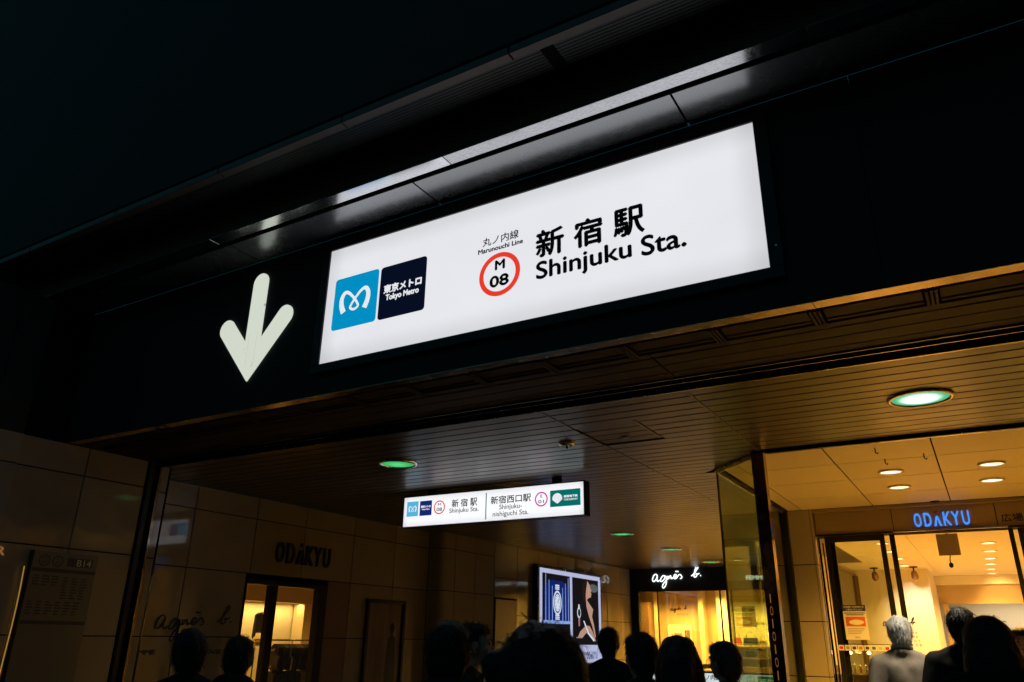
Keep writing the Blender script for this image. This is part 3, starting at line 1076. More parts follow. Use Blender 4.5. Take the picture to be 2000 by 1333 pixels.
def store_name(plane, u0, v0, u1, v1, d, mat, par, raised, dot=None):
    """ODAKYU with a bar-less A and a dot above it; height v1-v0"""
    W = u1 - u0
    h = v1 - v0
    segs = [('O', 0.0, 0.135), ('D', 0.185, 0.32), ('K', 0.535, 0.675), ('Y', 0.685, 0.83), ('U', 0.87, 1.0)]
    for ch, a, b in segs:
        lettering(ch, plane, u0 + a * W, v0, u0 + b * W, v1, d, mat, par, bold=h * 0.016, raised=raised, name='letter')
    a0, a1 = u0 + 0.355 * W, u0 + 0.50 * W
    m = (a0 + a1) / 2
    t = 0.042 * W
    z1 = v0 + h * 0.72
    pts = [(a0, v0), (a0 + t, v0), (m, v0 + h * 0.52), (a1 - t, v0), (a1, v0), (m + t * 0.45, z1), (m - t * 0.45, z1)]
    mb = MB()
    if plane == 'xz':
        mb.prism_xz(pts, d - raised, d)
    else:
        mb.prism_yz(pts, d, d + raised)
    mb.build('letter', mat, par)
    if dot:
        mb = MB()
        r = h * 0.11
        c = (m, d - raised * 0.5, v0 + h * 0.98) if plane == 'xz' else (d + raised * 0.5, m, v0 + h * 0.98)
        mb.ell(c, (r, r * 0.5 + 0.004, r) if plane == 'xz' else (r * 0.5 + 0.004, r, r), 16, 10)
        mb.build('dot', dot, par, True)


store_name('yz', 8.36, 2.56, 9.51, 2.86, LX + 0.012, M_letter, ws, 0.05, M_letter)
ag = thing('wall_script', 'black script lettering fixed to the dim left tiles by the passengers', 'lettering', (LX, 6.9, 1.6))
script_sign('yz', 6.52, 1.60, 0.00152, LX + 0.02, 0.0095, M_faint, ag)
lettering('FEMME', 'yz', 6.24, 1.29, 6.60, 1.35, LX + 0.004, M_faint, ag, bold=0.003, raised=0.008)
lettering('VOYAGE', 'yz', 7.18, 1.29, 7.62, 1.35, LX + 0.004, M_faint, ag, bold=0.003, raised=0.008)

M_frame = principled('frame_bronze', (0.05, 0.035, 0.025), 0.25, metal=0.4)
pf = thing('framed_poster', 'dark framed fashion poster on the left tiles beyond the shop door', 'poster', (LX, 11, 0.6))
box('frame_side', LX + 0.002, LX + 0.06, 10.49, 10.55, 0.5, 2.14, M_frame, pf, bevel=0.004)
box('frame_side', LX + 0.002, LX + 0.06, 11.47, 11.53, 0.5, 2.14, M_frame, pf, bevel=0.004)
box('frame_top', LX + 0.002, LX + 0.06, 10.55, 11.47, 2.08, 2.14, M_frame, pf, bevel=0.004)
box('frame_bottom', LX + 0.002, LX + 0.06, 10.55, 11.47, 0.5, 0.56, M_frame, pf, bevel=0.004)
box('print', LX + 0.012, LX + 0.02, 10.55, 11.47, 0.56, 2.08, principled('poster_dark', (0.13, 0.085, 0.06), 0.10, var=0.8, scale=3, stretch=(1, 3, 0.4)), pf)
mb = MB()
mb.prism_yz([(11.08, 0.56), (11.36, 0.56), (11.35, 1.25), (11.31, 1.52), (11.25, 1.56), (11.25, 1.6)] + [(11.22 + 0.065 * math.cos(a), 1.68 + 0.085 * math.sin(a)) for a in (-0.6, 0, .6, 1.2, 1.8, 2.4, 3.1, 3.7)] + [(11.19, 1.56), (11.12, 1.5), (11.08, 1.2)], LX + 0.020, LX + 0.0215)
mb.build('printed_figure', principled('poster_figure', (0.012, 0.010, 0.010), 0.12), pf)

# projecting bay beyond
BX = -8.78
bw = thing('projecting_bay', 'tiled wall bay with a rounded corner beyond the framed poster', 'wall', (BX, 16, 0))
for c, d in zip(RZ[:-1], RZ[1:]):
    mb = MB()
    mb.box(LX + 0.002, -8.90, 12.206, 12.23, c + 0.006, d - 0.006)
    mb.build('tile', M_tile, bw)
    n = 8
    mb = MB()
    pts = []
    for k in range(n + 1):
        a = -PI / 2 + PI / 2 * k / n
        pts.append((-8.90 + 0.12 * math.cos(a), 12.326 + 0.12 * math.sin(a)))
    inner = [(-8.90 + 0.09 * math.cos(-PI / 2 + PI / 2 * k / n), 12.326 + 0.09 * math.sin(-PI / 2 + PI / 2 * k / n)) for k in range(n + 1)]
    mb.poly_prism(pts + [(-8.81, 12.60), ] if False else pts + [(BX, 12.60), (BX - 0.03, 12.60)] + inner[::-1], c + 0.006, d - 0.006)
    auto_smooth(mb.build('tile', M_tile, bw), 0.5)
    tile_x(bw, BX, 12.61, 13.32, c, d)
    tile_x(bw, BX, 13.32, 14.05, c, d)
RB = [0.0, 0.75, 1.50, 2.31, 2.73, 3.448]
bc = [14.08, 15.02, 16.0, 16.95, 17.9, 18.85, 19.8, 20.7, 21.45]
for a, b in zip(bc[:-1], bc[1:]):
    for c, d in ((0, 1.05), (1.05, 2.0), (2.0, 2.73), (2.73, 3.448)):
        if a == 14.08 and c < 2.0:
            continue
        if a == 14.08 and c == 2.0:
            c = 2.33
        tile_x(bw, BX - 0.012, a, b, c, d)
box('wall_core', LX - 0.2, BX - 0.045, 12.34, 21.6, 0, 3.448, M_dark, bw)
sd = thing('service_door', 'plain flush service door in the tiled bay left of the lit poster screen', 'door', (BX, 14.55, 0))
box('leaf', BX - 0.03, BX - 0.002, 14.13, 15.0, 0.01, 2.30, principled('door_tan', (0.36, 0.30, 0.22), 0.3, var=0.05), sd, bevel=0.003)
box('handle', BX - 0.002, BX + 0.04, 14.2, 14.23, 1.0, 1.15, M_steel, sd, bevel=0.003)

# ------------------------------------------------------------------ lit poster screen
lb = thing('poster_lightbox', 'backlit double watch poster in a white edged light box on the tiled bay', 'light box', (-8.7, 17.4, 1.0))
PX = -8.65
box('cabinet', BX + 0.002, PX - 0.012, 15.70, 19.15, 0.95, 3.13, M_blackm, lb, bevel=0.006)
E_border = emitter('poster_border', (0.62, 0.66, 0.95), 0.72)
box('lit_face', PX - 0.012, PX, 15.80, 19.06, 1.02, 3.06, E_border, lb)
E_pblack = emitter('poster_black', (0.012, 0.010, 0.012), 0.6)
E_pblue = emitter('poster_blue', (0.006, 0.022, 0.20), 0.7)
E_pstreak = emitter('poster_streak', (0.30, 0.46, 0.95), 0.8)
E_psilver = emitter('poster_silver', (0.72, 0.80, 0.95), 0.85)
E_pskin = emitter('poster_skin', (0.62, 0.36, 0.26), 0.75)
E_phair = emitter('poster_hair', (0.03, 0.016, 0.012), 0.6)
E_pgrey = emitter('poster_grey', (0.13, 0.15, 0.15), 0.7)


def pyz(name, pts, lvl, mat):
    mb = MB(); mb.prism_yz(pts, PX, PX + 0.0015 * lvl)
    return mb.build(name, mat, lb)


pyz('poster', [(15.90, 1.42), (17.29, 1.42), (17.29, 2.96), (15.90, 2.96)], 1, E_pblack)
pyz('poster', [(17.42, 1.42), (18.92, 1.42), (18.92, 2.96), (17.42, 2.96)], 1, E_pblack)
pyz('blue_field', [(16.0, 1.9), (17.24, 1.9), (17.24, 2.7), (16.9, 2.82), (16.35, 2.82), (16.0, 2.7)], 2, E_pblue)
for yy, za in ((16.06, 2.95), (16.22, 2.82), (16.38, 2.7), (16.9, 2.68), (17.05, 2.78), (17.2, 2.92)):
    pyz('light_streak', [(yy - 0.016, 1.93), (yy + 0.016, 1.93), (yy + 0.010, za), (yy - 0.010, za)], 3, E_pstreak)
pyz('light_streak', [(15.93, 1.86), (17.28, 1.88), (17.28, 1.94), (15.93, 1.94)], 3, E_pstreak)


def ellp(cy, cz, ry, rz, n=24):
    return [(cy + ry * math.cos(2 * PI * k / n), cz + rz * math.sin(2 * PI * k / n)) for k in range(n)]


pyz('watch', ellp(16.63, 2.33, 0.21, 0.27), 4, E_psilver)
pyz('watch_bezel', ellp(16.63, 2.33, 0.165, 0.225), 5, E_pblue)
pyz('watch_dial', ellp(16.63, 2.33, 0.14, 0.195), 6, E_psilver)
for k in range(12):
    a = k * PI / 6
    pyz('hour_mark', ellp(16.63 + 0.115 * math.cos(a), 2.33 + 0.16 * math.sin(a), 0.008, 0.012, 8), 7, E_pblue)
pyz('watch_hand', [(16.625, 2.33), (16.69, 2.44), (16.70, 2.43), (16.64, 2.32)], 7, E_pblue)
for zz_ in (2.62, 2.66, 2.70, 2.04, 2.00, 1.96):
    pyz('watch_link', [(16.52, zz_), (16.74, zz_), (16.72, zz_ + 0.03), (16.54, zz_ + 0.03)], 4, E_psilver)
lettering('85', 'yz', 16.58, 1.66, 16.69, 1.76, PX + 0.003, E_psilver, lb)
# the woman of the right poster
pyz('grey_cloud', ellp(18.62, 2.76, 0.28, 0.1), 2, E_pgrey)
pyz('hair', [(18.0, 2.5), (17.98, 2.75), (18.1, 2.9), (18.27, 2.93), (18.33, 2.8), (18.25, 2.5), (18.15, 2.35)], 3, E_phair)
pyz('profile', [(18.27, 2.92), (18.40, 2.83), (18.44, 2.75), (18.50, 2.71), (18.46, 2.66), (18.49, 2.61), (18.45, 2.53), (18.33, 2.52), (18.22, 2.46), (18.16, 2.56), (18.2, 2.72)], 4, E_pskin)
pyz('neck', [(18.16, 2.56), (18.24, 2.45), (18.36, 2.38), (18.58, 2.25), (18.50, 2.08), (18.60, 1.9), (18.70, 1.62), (18.66, 1.58), (18.52, 1.85), (18.33, 2.08), (18.2, 2.3)], 4, E_pskin)
pyz('forearm', [(17.70, 1.60), (17.82, 1.72), (18.14, 1.86), (18.34, 1.86), (18.52, 1.72), (18.70, 1.50), (18.60, 1.52), (18.34, 1.72), (18.12, 1.68), (17.92, 1.58)], 5, E_pskin)
pyz('small_watch', ellp(17.77, 2.15, 0.10, 0.12), 4, E_psilver)
pyz('small_watch_dial', ellp(17.77, 2.15, 0.07, 0.09), 5, E_pblack)
pyz('small_strap', [(17.73, 2.26), (17.81, 2.26), (17.80, 2.34), (17.74, 2.34)], 4, E_psilver)
pyz('small_strap', [(17.74, 1.84), (17.80, 1.84), (17.81, 2.03), (17.73, 2.03)], 4, emitter('poster_pink', (0.5, 0.25, 0.3), 0.7))
pyz('bracelet', [(18.0, 1.97), (18.05, 1.97), (18.28, 1.72), (18.62, 1.53), (18.58, 1.50), (18.24, 1.68)], 6, E_psilver)
lettering('WATCH', 'yz', 17.60, 1.57, 17.92, 1.60, PX + 0.004, E_psilver, lb)
store_name('yz', 18.16, 1.10, 18.78, 1.27, PX + 0.001, E_navy2, lb, 0.002, E_red)
for yy, zz_ in ((17.0, 3.085), (19.08, 3.02)):
    mb = MB(); mb.tube([(PX + 0.0, yy - 0.05, zz_ - 0.02), (PX + 0.0, yy - 0.02, zz_ + 0.05), (PX + 0.0, yy + 0.05, zz_ + 0.05), (PX + 0.0, yy + 0.08, zz_ - 0.02)], 0.014, 6)
    mb.build('clip', M_steel, lb, True)

# ------------------------------------------------------------------ script shop at the end of the passage
AY = 21.5
sh = thing('script_shop', 'script lettered fashion shop glowing at the end of the passage', 'shop', (-6.8, AY, 0))
box('sign_band', -8.93, -6.055, AY, AY + 0.1, 2.835, 3.448, M_black, sh, bevel=0.004)
box('sign_band', -6.045, -4.45, AY, AY + 0.1, 2.835, 3.448, M_brownwall, sh, bevel=0.004)
box('corner_column', -8.93, -8.56, AY - 0.06, AY + 0.12, 0, 2.833, M_black, sh, bevel=0.01)
E_neon = emitter('neon_white', (0.92, 1.0, 0.97), 1.6)
script_sign('xz', -8.13, 3.105, 0.00183, AY - 0.03, 0.0155, E_neon, sh)
lettering('FEMME', 'xz', -5.49, 3.09, -4.97, 3.20, AY - 0.012, E_neon, sh, bold=0.004)
lettering('VOYAGE', 'xz', -4.80, 3.10, -4.2, 3.19, AY - 0.012, E_neon, sh, bold=0.005)
for xx, w in ((-8.02, 0.03), (-6.24, 0.045), (-5.93, 0.03)):
    box('glazing_bar', xx - w / 2, xx + w / 2, AY + 0.02, AY + 0.06, 0.6, 2.834, M_blackm, sh)
for a, b in ((-8.56, -8.035), (-8.005, -6.265), (-6.215, -5.945), (-5.915, -4.45)):
    box('pane', a, b, AY + 0.035, AY + 0.043, 0.6, 2.834, M_glass, sh)
box('stall_riser', -8.56, -4.45, AY, AY + 0.1, 0.0, 0.6, M_blackm, sh)
BY = 23.5
box('back_wall', -9.3, -4.2, BY, BY + 0.1, 0, 3.1, M_tan, sh)
box('side_wall', -9.3, -9.2, AY + 0.12, BY, 0, 3.1, M_brownwall, sh)
box('side_wall', -4.45, -4.35, AY + 0.12, BY, 0, 3.1, M_white, sh)
box('shop_ceiling', -9.3, -4.35, AY + 0.12, BY, 3.0, 3.1, M_white, sh)
box('shop_floor', -9.3, -4.35, AY + 0.12, BY, 0.003, 0.02, M_tan, sh)
box('dark_cabinet', -9.18, -8.80, BY - 0.7, BY - 0.002, 0, 2.62, M_brownwall, sh)
for xx in (-8.70,):
    box('lit_post', xx - 0.06, xx + 0.06, BY - 0.35, BY - 0.25, 0, 2.9, M_cream, sh)
box('display_column', -7.38, -7.25, BY - 0.35, BY - 0.002, 0, 2.98, M_cream, sh)
box('display_column', -6.80, -6.52, BY - 0.5, BY - 0.002, 0, 2.98, M_white, sh)
box('cream_panel', -6.50, -5.2, BY - 0.03, BY - 0.002, 0.4, 2.62, M_white, sh)
sst = thing('shop_wall_script', 'small dark script on the tan wall inside the script shop', 'lettering', (-8.08, BY, 2.4))
script_sign('xz', -8.36, 2.40, 0.00068, BY - 0.012, 0.009, M_letter, sst, 5)
lettering('VOYAGE', 'xz', -8.18, 2.27, -7.82, 2.31, BY - 0.006, M_letter, sst)
mb = MB(); mb.prism_xz(round_rect(-8.46, 1.1, -7.72, 2.0, 0.06), BY - 0.05, BY - 0.003)
dp = mb.build('display_board', M_paper)
tag(dp, 'white rounded display board under the script on the shop wall', 'board')
for a, b, c, d in ((-8.28, -8.02, 1.56, 1.76), (-7.95, -7.78, 1.45, 1.85)):
    box('photo_print', a, b, BY - 0.054, BY - 0.0505, c, d, principled('photo_brown', (0.22, 0.14, 0.08), 0.5, var=0.7, scale=14), dp)
wp = box('wall_picture', -6.20, -5.82, BY - 0.045, BY - 0.032, 1.95, 2.5, principled('picture_print', (0.12, 0.11, 0.07), 0.5, var=0.9, scale=5))
tag(wp, 'tall dark picture on the cream panel right of the script shop', 'picture')
wtx = lettering('agnès', 'xz', -5.86, 1.98, -5.56, 2.09, BY - 0.036, M_letter, name='window_script')
tag(wtx, 'dark handwriting beside the tall picture on the cream panel', 'lettering')
shf = thing('display_shelf', 'long pale shelf with bags below the tall picture', 'shelf', (-5.9, BY - 0.5, 1.45))
box('board', -6.48, -5.2, BY - 0.55, BY - 0.04, 1.42, 1.46, M_cream, shf, bevel=0.004)
box('board', -6.48, -5.2, BY - 0.55, BY - 0.04, 1.10, 1.14, M_brownwall, shf, bevel=0.004)
box('plinth', -6.48, -5.2, BY - 0.55, BY - 0.04, 0.6, 0.9, M_brownwall, shf, bevel=0.004)


def handbag(x, y, z, w, h, d, mat, label):
    t = thing('handbag', label, 'bag', (x, y, z), 'bags on the shop shelf')
    mb = MB(); mb.prism_xz([(x - w / 2, z), (x + w / 2, z), (x + w * 0.42, z + h), (x - w * 0.42, z + h)], y - d / 2, y + d / 2)
    mb.build('body', mat, t)
    mb = MB(); mb.tube([(x - w * .3, y, z + h - .01), (x - w * .25, y, z + h + .1), (x, y, z + h + .16), (x + w * .25, y, z + h + .1), (x + w * .3, y, z + h - .01)], 0.009, 6)
    mb.build('handle', mat, t, True)
    return t


M_red = principled('red_leather', (0.55, 0.06, 0.04), 0.4)
handbag(-6.32, BY - 0.3, 1.46, 0.2, 0.2, 0.1, M_red, 'small red handbag on the pale shop shelf')
handbag(-5.95, BY - 0.3, 1.46, 0.42, 0.20, 0.14, M_blackm, 'wide black handbag on the pale shop shelf')
handbag(-5.62, BY - 0.3, 1.46, 0.2, 0.12, 0.12, M_brownwall, 'low brown handbag at the right of the shop shelf')
handbag(-5.98, BY - 0.3, 1.14, 0.3, 0.16, 0.14, M_blackm, 'black handbag on the lower shop shelf')
handbag(-5.65, BY - 0.3, 1.14, 0.26, 0.17, 0.14, M_cream, 'cream handbag on the lower shop shelf')
handbag(-7.0, BY - 0.7, 0.83, 0.55, 0.12, 0.2, M_blackm, 'black bag lying on the low display table')
tb = thing('display_table', 'low pale display table inside the script shop window', 'table', (-7.0, BY - 0.7, 0))
box('tabletop', -7.7, -6.5, BY - 1.0, BY - 0.4, 0.78, 0.83, M_cream, tb, bevel=0.004)
for xx in (-7.65, -6.58):
    for yy in (BY - 0.97, BY - 0.46):
        box('leg', xx, xx + 0.05, yy, yy + 0.05, 0.02, 0.78, M_cream, tb)
NTH = ('first', 'second', 'third', 'fourth', 'fifth', 'sixth')
for i_, xx in enumerate((-8.3, -7.5, -6.9, -6.2, -5.6, -5.0)):
    d_ = downlight(xx, AY + 0.9, 0.06, M_yellowlamp, 'tiny recessed spotlight in the script shop ceiling, %s from the black column' % NTH[i_], 'recessed lights of the script shop', M_steel, 290, WARM, z=3.0, wide=2.6)
lamp('window_wash', 'SPOT', (-6.66, BY - 0.9, 2.95), 90, WARM2, sh, size=0.1, spot=0.9, rot=(0.35, 0, 0))

# low lit direction sign
ls = thing('low_sign', 'low white lit direction sign over the stairs with a train symbol and green panel', 'direction sign', (-6.3, 20, 0))
LY = 20.0
box('cabinet', -8.5, -4.3, LY + 0.011, LY + 0.2, 0.1, 0.86, M_blackm, ls, bevel=0.004)
M_lpan = emitter('low_sign_panel', (0.80, 0.90, 0.93), 0.78)
box('face', -8.45, -4.35, LY, LY + 0.01, 0.35, 0.815, M_lpan, ls)
box('navy_plate', -7.62, -7.2, LY - 0.004, LY - 0.0005, 0.4, 0.81, E_navy2, ls)
box('symbol_plate', -6.72, -6.5, LY - 0.004, LY - 0.0005, 0.45, 0.79, M_ink, ls)
mb = MB(); mb.prism_xz(round_rect(-6.66, 0.53, -6.54, 0.74, 0.03), LY - 0.006, LY - 0.0045)
mb.build('train_symbol', E_white, ls)
lettering('丸ノ内線', 'xz', -6.45, 0.66, -5.95, 0.785, LY - 0.001, M_ink, ls, bold=0.003)
lettering('Marunouchi Line', 'xz', -6.45, 0.55, -5.75, 0.63, LY - 0.001, M_ink, ls)
lettering('東京', 'xz', -7.58, 0.60, -7.26, 0.76, LY - 0.005, E_white, ls, bold=0.003)
ring('line_circle', (-5.22, LY - 0.001, 0.70), 0.082, 0.094, M_ink, ls, 'xz')
lettering('E', 'xz', -5.24, 0.72, -5.2, 0.765, LY - 0.001, M_ink, ls)
lettering('01', 'xz', -5.27, 0.64, -5.17, 0.70, LY - 0.001, M_ink, ls)
box('green_plate', -5.05, -4.36, LY - 0.004, LY - 0.0005, 0.42, 0.79, emitter('sign_green', (0.01, 0.10, 0.045), 0.9), ls)
lettering('西口', 'xz', -5.02, 0.57, -4.68, 0.73, LY - 0.005, emitter('sign_pale_green', (0.5, 0.75, 0.5), 0.7), ls, bold=0.004)

# ------------------------------------------------------------------ porch of the department store
po = setting('porch_ceiling', (0, 10.4, CZ))
gx = [-2.9, -2.24, -1.235, -0.225, 0.785, 1.795, 2.805, 3.8]
gy = [8.31, 9.28, 10.3, 11.45, 12.48]
for a, b in zip(gx[:-1], gx[1:]):
    for c, d in zip(gy[:-1], gy[1:]):
        poly = [(a + .008, c + .009), (b - .008, c + .009), (b - .008, d - .009), (a + .008, d - .009)]
        poly = clip(poly, -0.67, -0.646, -(0.67 * -1.864 + 0.646 * 8.33))
        poly = clip(poly, -1, 0, 2.44)
        if len(poly) < 3:
            continue
        mb = MB(); mb.poly_prism(poly, CZ + 0.001, CZ + 0.018)
        mb.build('ceiling_panel', M_porch, po)
pt = thing('porch_trim', 'dark polished trim along the front edge of the yellow porch ceiling', 'trim', (0.5, 8.27, 3.42))
for a, b in ((-1.78, 0.05), (0.055, 1.9), (1.905, 3.8)):
    box('trim_bar', a, b, 8.20, 8.235, 3.415, 3.452, M_blackm, pt, bevel=0.003)
    box('trim_bar', a, b, 8.245, 8.30, 3.425, 3.452, M_brass, pt, bevel=0.003)
ps = thing('corner_post', 'polished bronze post at the front corner of the glass porch', 'post', (-1.864, 8.27, 0))
box('post_shaft', -1.93, -1.80, 8.215, 8.345, 0, 3.449, principled('post_bronze', (0.36, 0.25, 0.17), 0.12, metal=1.0, rvar=0.05, scale=12, var=0.1), ps, bevel=0.006)
E_oi = emitter('painted_sign_reflection', (0.85, 0.32, 0.06), 0.22)  # glowing letters built on the post imitate the reflection of a lit sign
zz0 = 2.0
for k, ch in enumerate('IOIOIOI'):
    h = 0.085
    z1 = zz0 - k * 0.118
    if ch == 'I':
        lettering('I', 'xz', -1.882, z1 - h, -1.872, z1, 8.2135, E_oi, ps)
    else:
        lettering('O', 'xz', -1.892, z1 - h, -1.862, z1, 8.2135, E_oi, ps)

gw = thing('glass_screen', 'tall clear glass porch screen with steel top rail left of the bronze post', 'glass screen', (-2.5, 10, 0))


def quad_wall(name, x0, y0, x1, y1, z0, z1, t, mat, par):
    dx, dy = x1 - x0, y1 - y0
    l = math.hypot(dx, dy)
    nx, ny = -dy / l * t / 2, dx / l * t / 2
    mb = MB(); mb.poly_prism([(x0 + nx, y0 + ny), (x1 + nx, y1 + ny), (x1 - nx, y1 - ny), (x0 - nx, y0 - ny)], z0, z1)
    return mb.build(name, mat, par)


quad_wall('pane', -1.94, 8.35, -2.488, 8.917, 0.02, 3.40, 0.012, M_glassg, gw)
quad_wall('pane', -2.51, 8.96, -2.51, 10.64, 0.02, 3.40, 0.012, M_glassg, gw)
quad_wall('pane', -2.51, 10.66, -2.51, 12.32, 0.02, 3.40, 0.012, M_glassg, gw)
quad_wall('glass_edge', -2.51, 8.93, -2.505, 8.95, 0.02, 3.40, 0.02, M_darkglass, gw)
quad_wall('top_rail', -1.93, 8.34, -2.50, 8.93, 3.402, 3.449, 0.02, M_steel, gw)
quad_wall('top_rail', -1.95, 8.32, -2.53, 8.92, 3.415, 3.449, 0.012, M_steel, gw)
quad_wall('top_rail', -2.51, 8.93, -2.51, 12.34, 3.402, 3.449, 0.03, M_steel, gw)
quad_wall('top_rail', -2.47, 8.95, -2.47, 12.34, 3.425, 3.449, 0.012, M_blackm, gw)
p2 = box('frame_post', -2.57, -2.45, 12.33, 12.44, 0, 3.449, M_blackm, bevel=0.006)
tag(p2, 'black polished frame post where the glass screen meets the cream pier', 'post')

# cream pier and header
pr = thing('cream_pier', 'cream tiled pier left of the department store doors', 'wall', (-2.45, 12.5, 0))
for c, d in ((0, 1.10), (1.10, 1.84), (1.84, 2.64), (2.64, 3.448)):
    for a, b in ((-2.80, -2.52), (-2.52, -2.135)):
        tile_y(pr, 12.45, a, b, c, d, M_pier)
    o_ = box('tile', -2.135, -2.105, 12.456, 12.63, c + .006, d - .006, M_pier, pr, bevel=0.002)
box('pier_core', -2.80, -2.137, 12.482, 12.9, 0, 3.448, M_dark, pr)
hd = thing('door_header', 'brown panelled header over the shop doors with blue store lettering', 'header', (-0.7, 12.6, 3.1))
for a, b in ((-2.10, -1.02), (-1.02, 0.285), (0.285, 1.6), (1.6, 3.0)):
    box('panel', a + 0.005, b - 0.005, 12.60, 12.63, 3.085, 3.40, M_hdr, hd, bevel=0.002)
box('reveal_top', -2.10, 3.0, 12.49, 12.66, 3.405, 3.446, M_hdr, hd)
box('header_core', -2.10, 3.0, 12.635, 12.9, 3.06, 3.44, M_dark, hd)
box('track_cover', -1.04, 0.40, 12.56, 12.598, 3.062, 3.083, M_brass, hd, bevel=0.003)
box('track_cover', -2.10, -1.05, 12.57, 12.598, 3.052, 3.083, M_blackm, hd, bevel=0.003)
box('track_cover', 0.41, 3.0, 12.57, 12.598, 3.052, 3.083, M_blackm, hd, bevel=0.003)
on = thing('store_lettering', 'blue glowing store name letters on the door header', 'lettering', (-0.38, 12.6, 3.12))
E_bluel = emitter('blue_letter', (0.06, 0.27, 1.0), 1.15)
store_name('xz', -0.735, 3.125, -0.035, 3.318, 12.598, E_bluel, on, 0.025, principled('dim_red', (0.25, 0.02, 0.02), 0.4, emit=(0.5, 0.02, 0.02), es=0.05))
hk = lettering('広場口', 'xz', 0.337, 3.135, 0.72, 3.245, 12.596, M_letter, raised=0.012, bold=0.002, name='header_lettering')
tag(hk, 'black Japanese characters on the header right of the blue store name', 'lettering')
for x_, y_, w_ in ((-0.75, 8.62, 'nearest the front trim'), (-0.72, 9.22, 'nearest the left lamp pair'), (-0.33, 9.12, 'nearest the panel joint')):
    hk_ = thing('ceiling_hook', 'tiny dark hook in the yellow porch ceiling, %s' % w_, 'hook', (x_, y_, CZ), 'hooks in the porch ceiling')
    mb = MB(); mb.tube([(x_, y_, CZ), (x_, y_, CZ - 0.05), (x_ + 0.015, y_, CZ - 0.065), (x_ + 0.025, y_, CZ - 0.05)], 0.006, 6)
    mb.build('wire', M_blackm, hk_, True)
sensor = thing('door_sensor', 'small black door sensor above the blue store letters', 'sensor', (-0.4, 12.5, CZ))
mb = MB(); mb.ell((-0.42, 12.42, CZ - 0.01), (0.07, 0.05, 0.018), 16, 8)
mb.build('sensor_body', M_blackm, sensor, True)

# porch lights
for (x, y) in ((-1.43, 9.95), (-1.43, 11.03)):
    pass
PL = [(-0.735, 9.95, 'front left'), (-0.745, 11.03, 'rear left'), (0.29, 9.97, 'front right'), (0.285, 11.01, 'rear right')]
for x, y, w in PL:
    downlight(x, y, 0.118, emitter('porch_lamp', (1.0, 0.80, 0.48), 2.2), 'round warm white downlight in the yellow porch ceiling, %s of four' % w, 'warm downlights of the porch', M_cream, 340, WARM)

# ------------------------------------------------------------------ glass doors


def door_leaf(x0, x1, y, label, sw=0.07, top=2.965):
    t = thing('glass_door', label, 'door', (x0, y, 0), 'sliding glass doors of the store')
    box('stile', x0, x0 + sw, y, y + 0.045, 0.02, 3.05, M_blackm, t, bevel=0.003)
    box('stile', x1 - sw, x1, y, y + 0.045, 0.02, 3.05, M_blackm, t, bevel=0.003)
    box('top_rail', x0 + sw, x1 - sw, y, y + 0.045, top, 3.05, M_blackm, t, bevel=0.003)
    box('bottom_rail', x0 + sw, x1 - sw, y, y + 0.045, 0.02, 0.14, M_blackm, t, bevel=0.003)
    box('pane', x0 + sw, x1 - sw, y + 0.018, y + 0.026, 0.14, top, M_glass, t)
    return t


door_leaf(-1.99, -1.16, 12.60, 'fixed left glass door carrying the paper notice and card stickers')
t = thing('glass_door', 'open sliding glass door edge just right of the notice door', 'door', (-1.09, 12.66, 0), 'sliding glass doors of the store')
box('stile', -1.10, -1.03, 12.665, 12.705, 0.02, 3.05, M_blackm, t, bevel=0.003)
box('stile', -1.93, -1.86, 12.665, 12.705, 0.02, 3.05, M_blackm, t, bevel=0.003)
box('pane', -1.86, -1.10, 12.68, 12.688, 0.02, 3.05, M_glass, t)
t = thing('glass_door', 'open sliding glass door edge at the right of the entrance', 'door', (0.40, 12.66, 0), 'sliding glass doors of the store')
box('stile', 0.392, 0.45, 12.665, 12.705, 0.02, 3.05, M_blackm, t, bevel=0.003)
box('pane', 0.45, 1.25, 12.68, 12.688, 0.02, 3.05, M_glass, t)
door_leaf(0.50, 1.35, 12.60, 'fixed right glass door cut by the right edge', 0.06)
jf = thing('jamb_frame', 'slim steel and cream side frame left of the notice door', 'frame', (-2.06, 12.6, 0))
box('mullion', -2.085, -2.055, 12.60, 12.64, 0, 3.05, M_brass, jf, bevel=0.003)
box('mullion', -2.03, -2.01, 12.61, 12.64, 0, 2.96, M_brass, jf, bevel=0.003)
box('side_pane', -2.055, -2.03, 12.615, 12.62, 0, 3.05, M_glass, jf)

nt_ = thing('paper_notice', 'white paper notice with a dark heading and orange picture taped on the glass door', 'notice', (-1.7, 12.59, 1.63))
q = 12.596
box('sheet', -1.865, -1.555, q, q + 0.003, 1.60, 2.07, M_paper, nt_)
box('heading', -1.865, -1.555, q - 0.002, q - 0.0002, 1.985, 2.07, principled('navy_print', (0.02, 0.025, 0.10), 0.6), nt_)
lettering('お客様へのお知らせ', 'xz', -1.845, 2.03, -1.575, 2.058, q - 0.0025, M_paper, nt_)
lettering('ご案内いたします', 'xz', -1.82, 1.995, -1.60, 2.02, q - 0.0025, M_paper, nt_)
for zz_, a, b in ((1.955, -1.85, -1.57), (1.93, -1.83, -1.59)):
    box('text_line', a, b, q - 0.002, q - 0.0002, zz_, zz_ + 0.012, M_ink, nt_)
box('picture', -1.84, -1.58, q - 0.002, q - 0.0002, 1.78, 1.91, principled('orange_print', (0.60, 0.12, 0.04), 0.6), nt_)
mb = MB(); mb.prism_xz(ellp(-1.70, 1.835, 0.10, 0.035), q - 0.003, q - 0.0022); mb.build('picture_detail', M_paper, nt_)
for k in range(4):
    box('text_line', -1.83, -1.60 - 0.02 * k, q - 0.002, q - 0.0002, 1.745 - k * 0.022, 1.753 - k * 0.022, principled('grey_print', (0.35, 0.3, 0.28), 0.6), nt_)
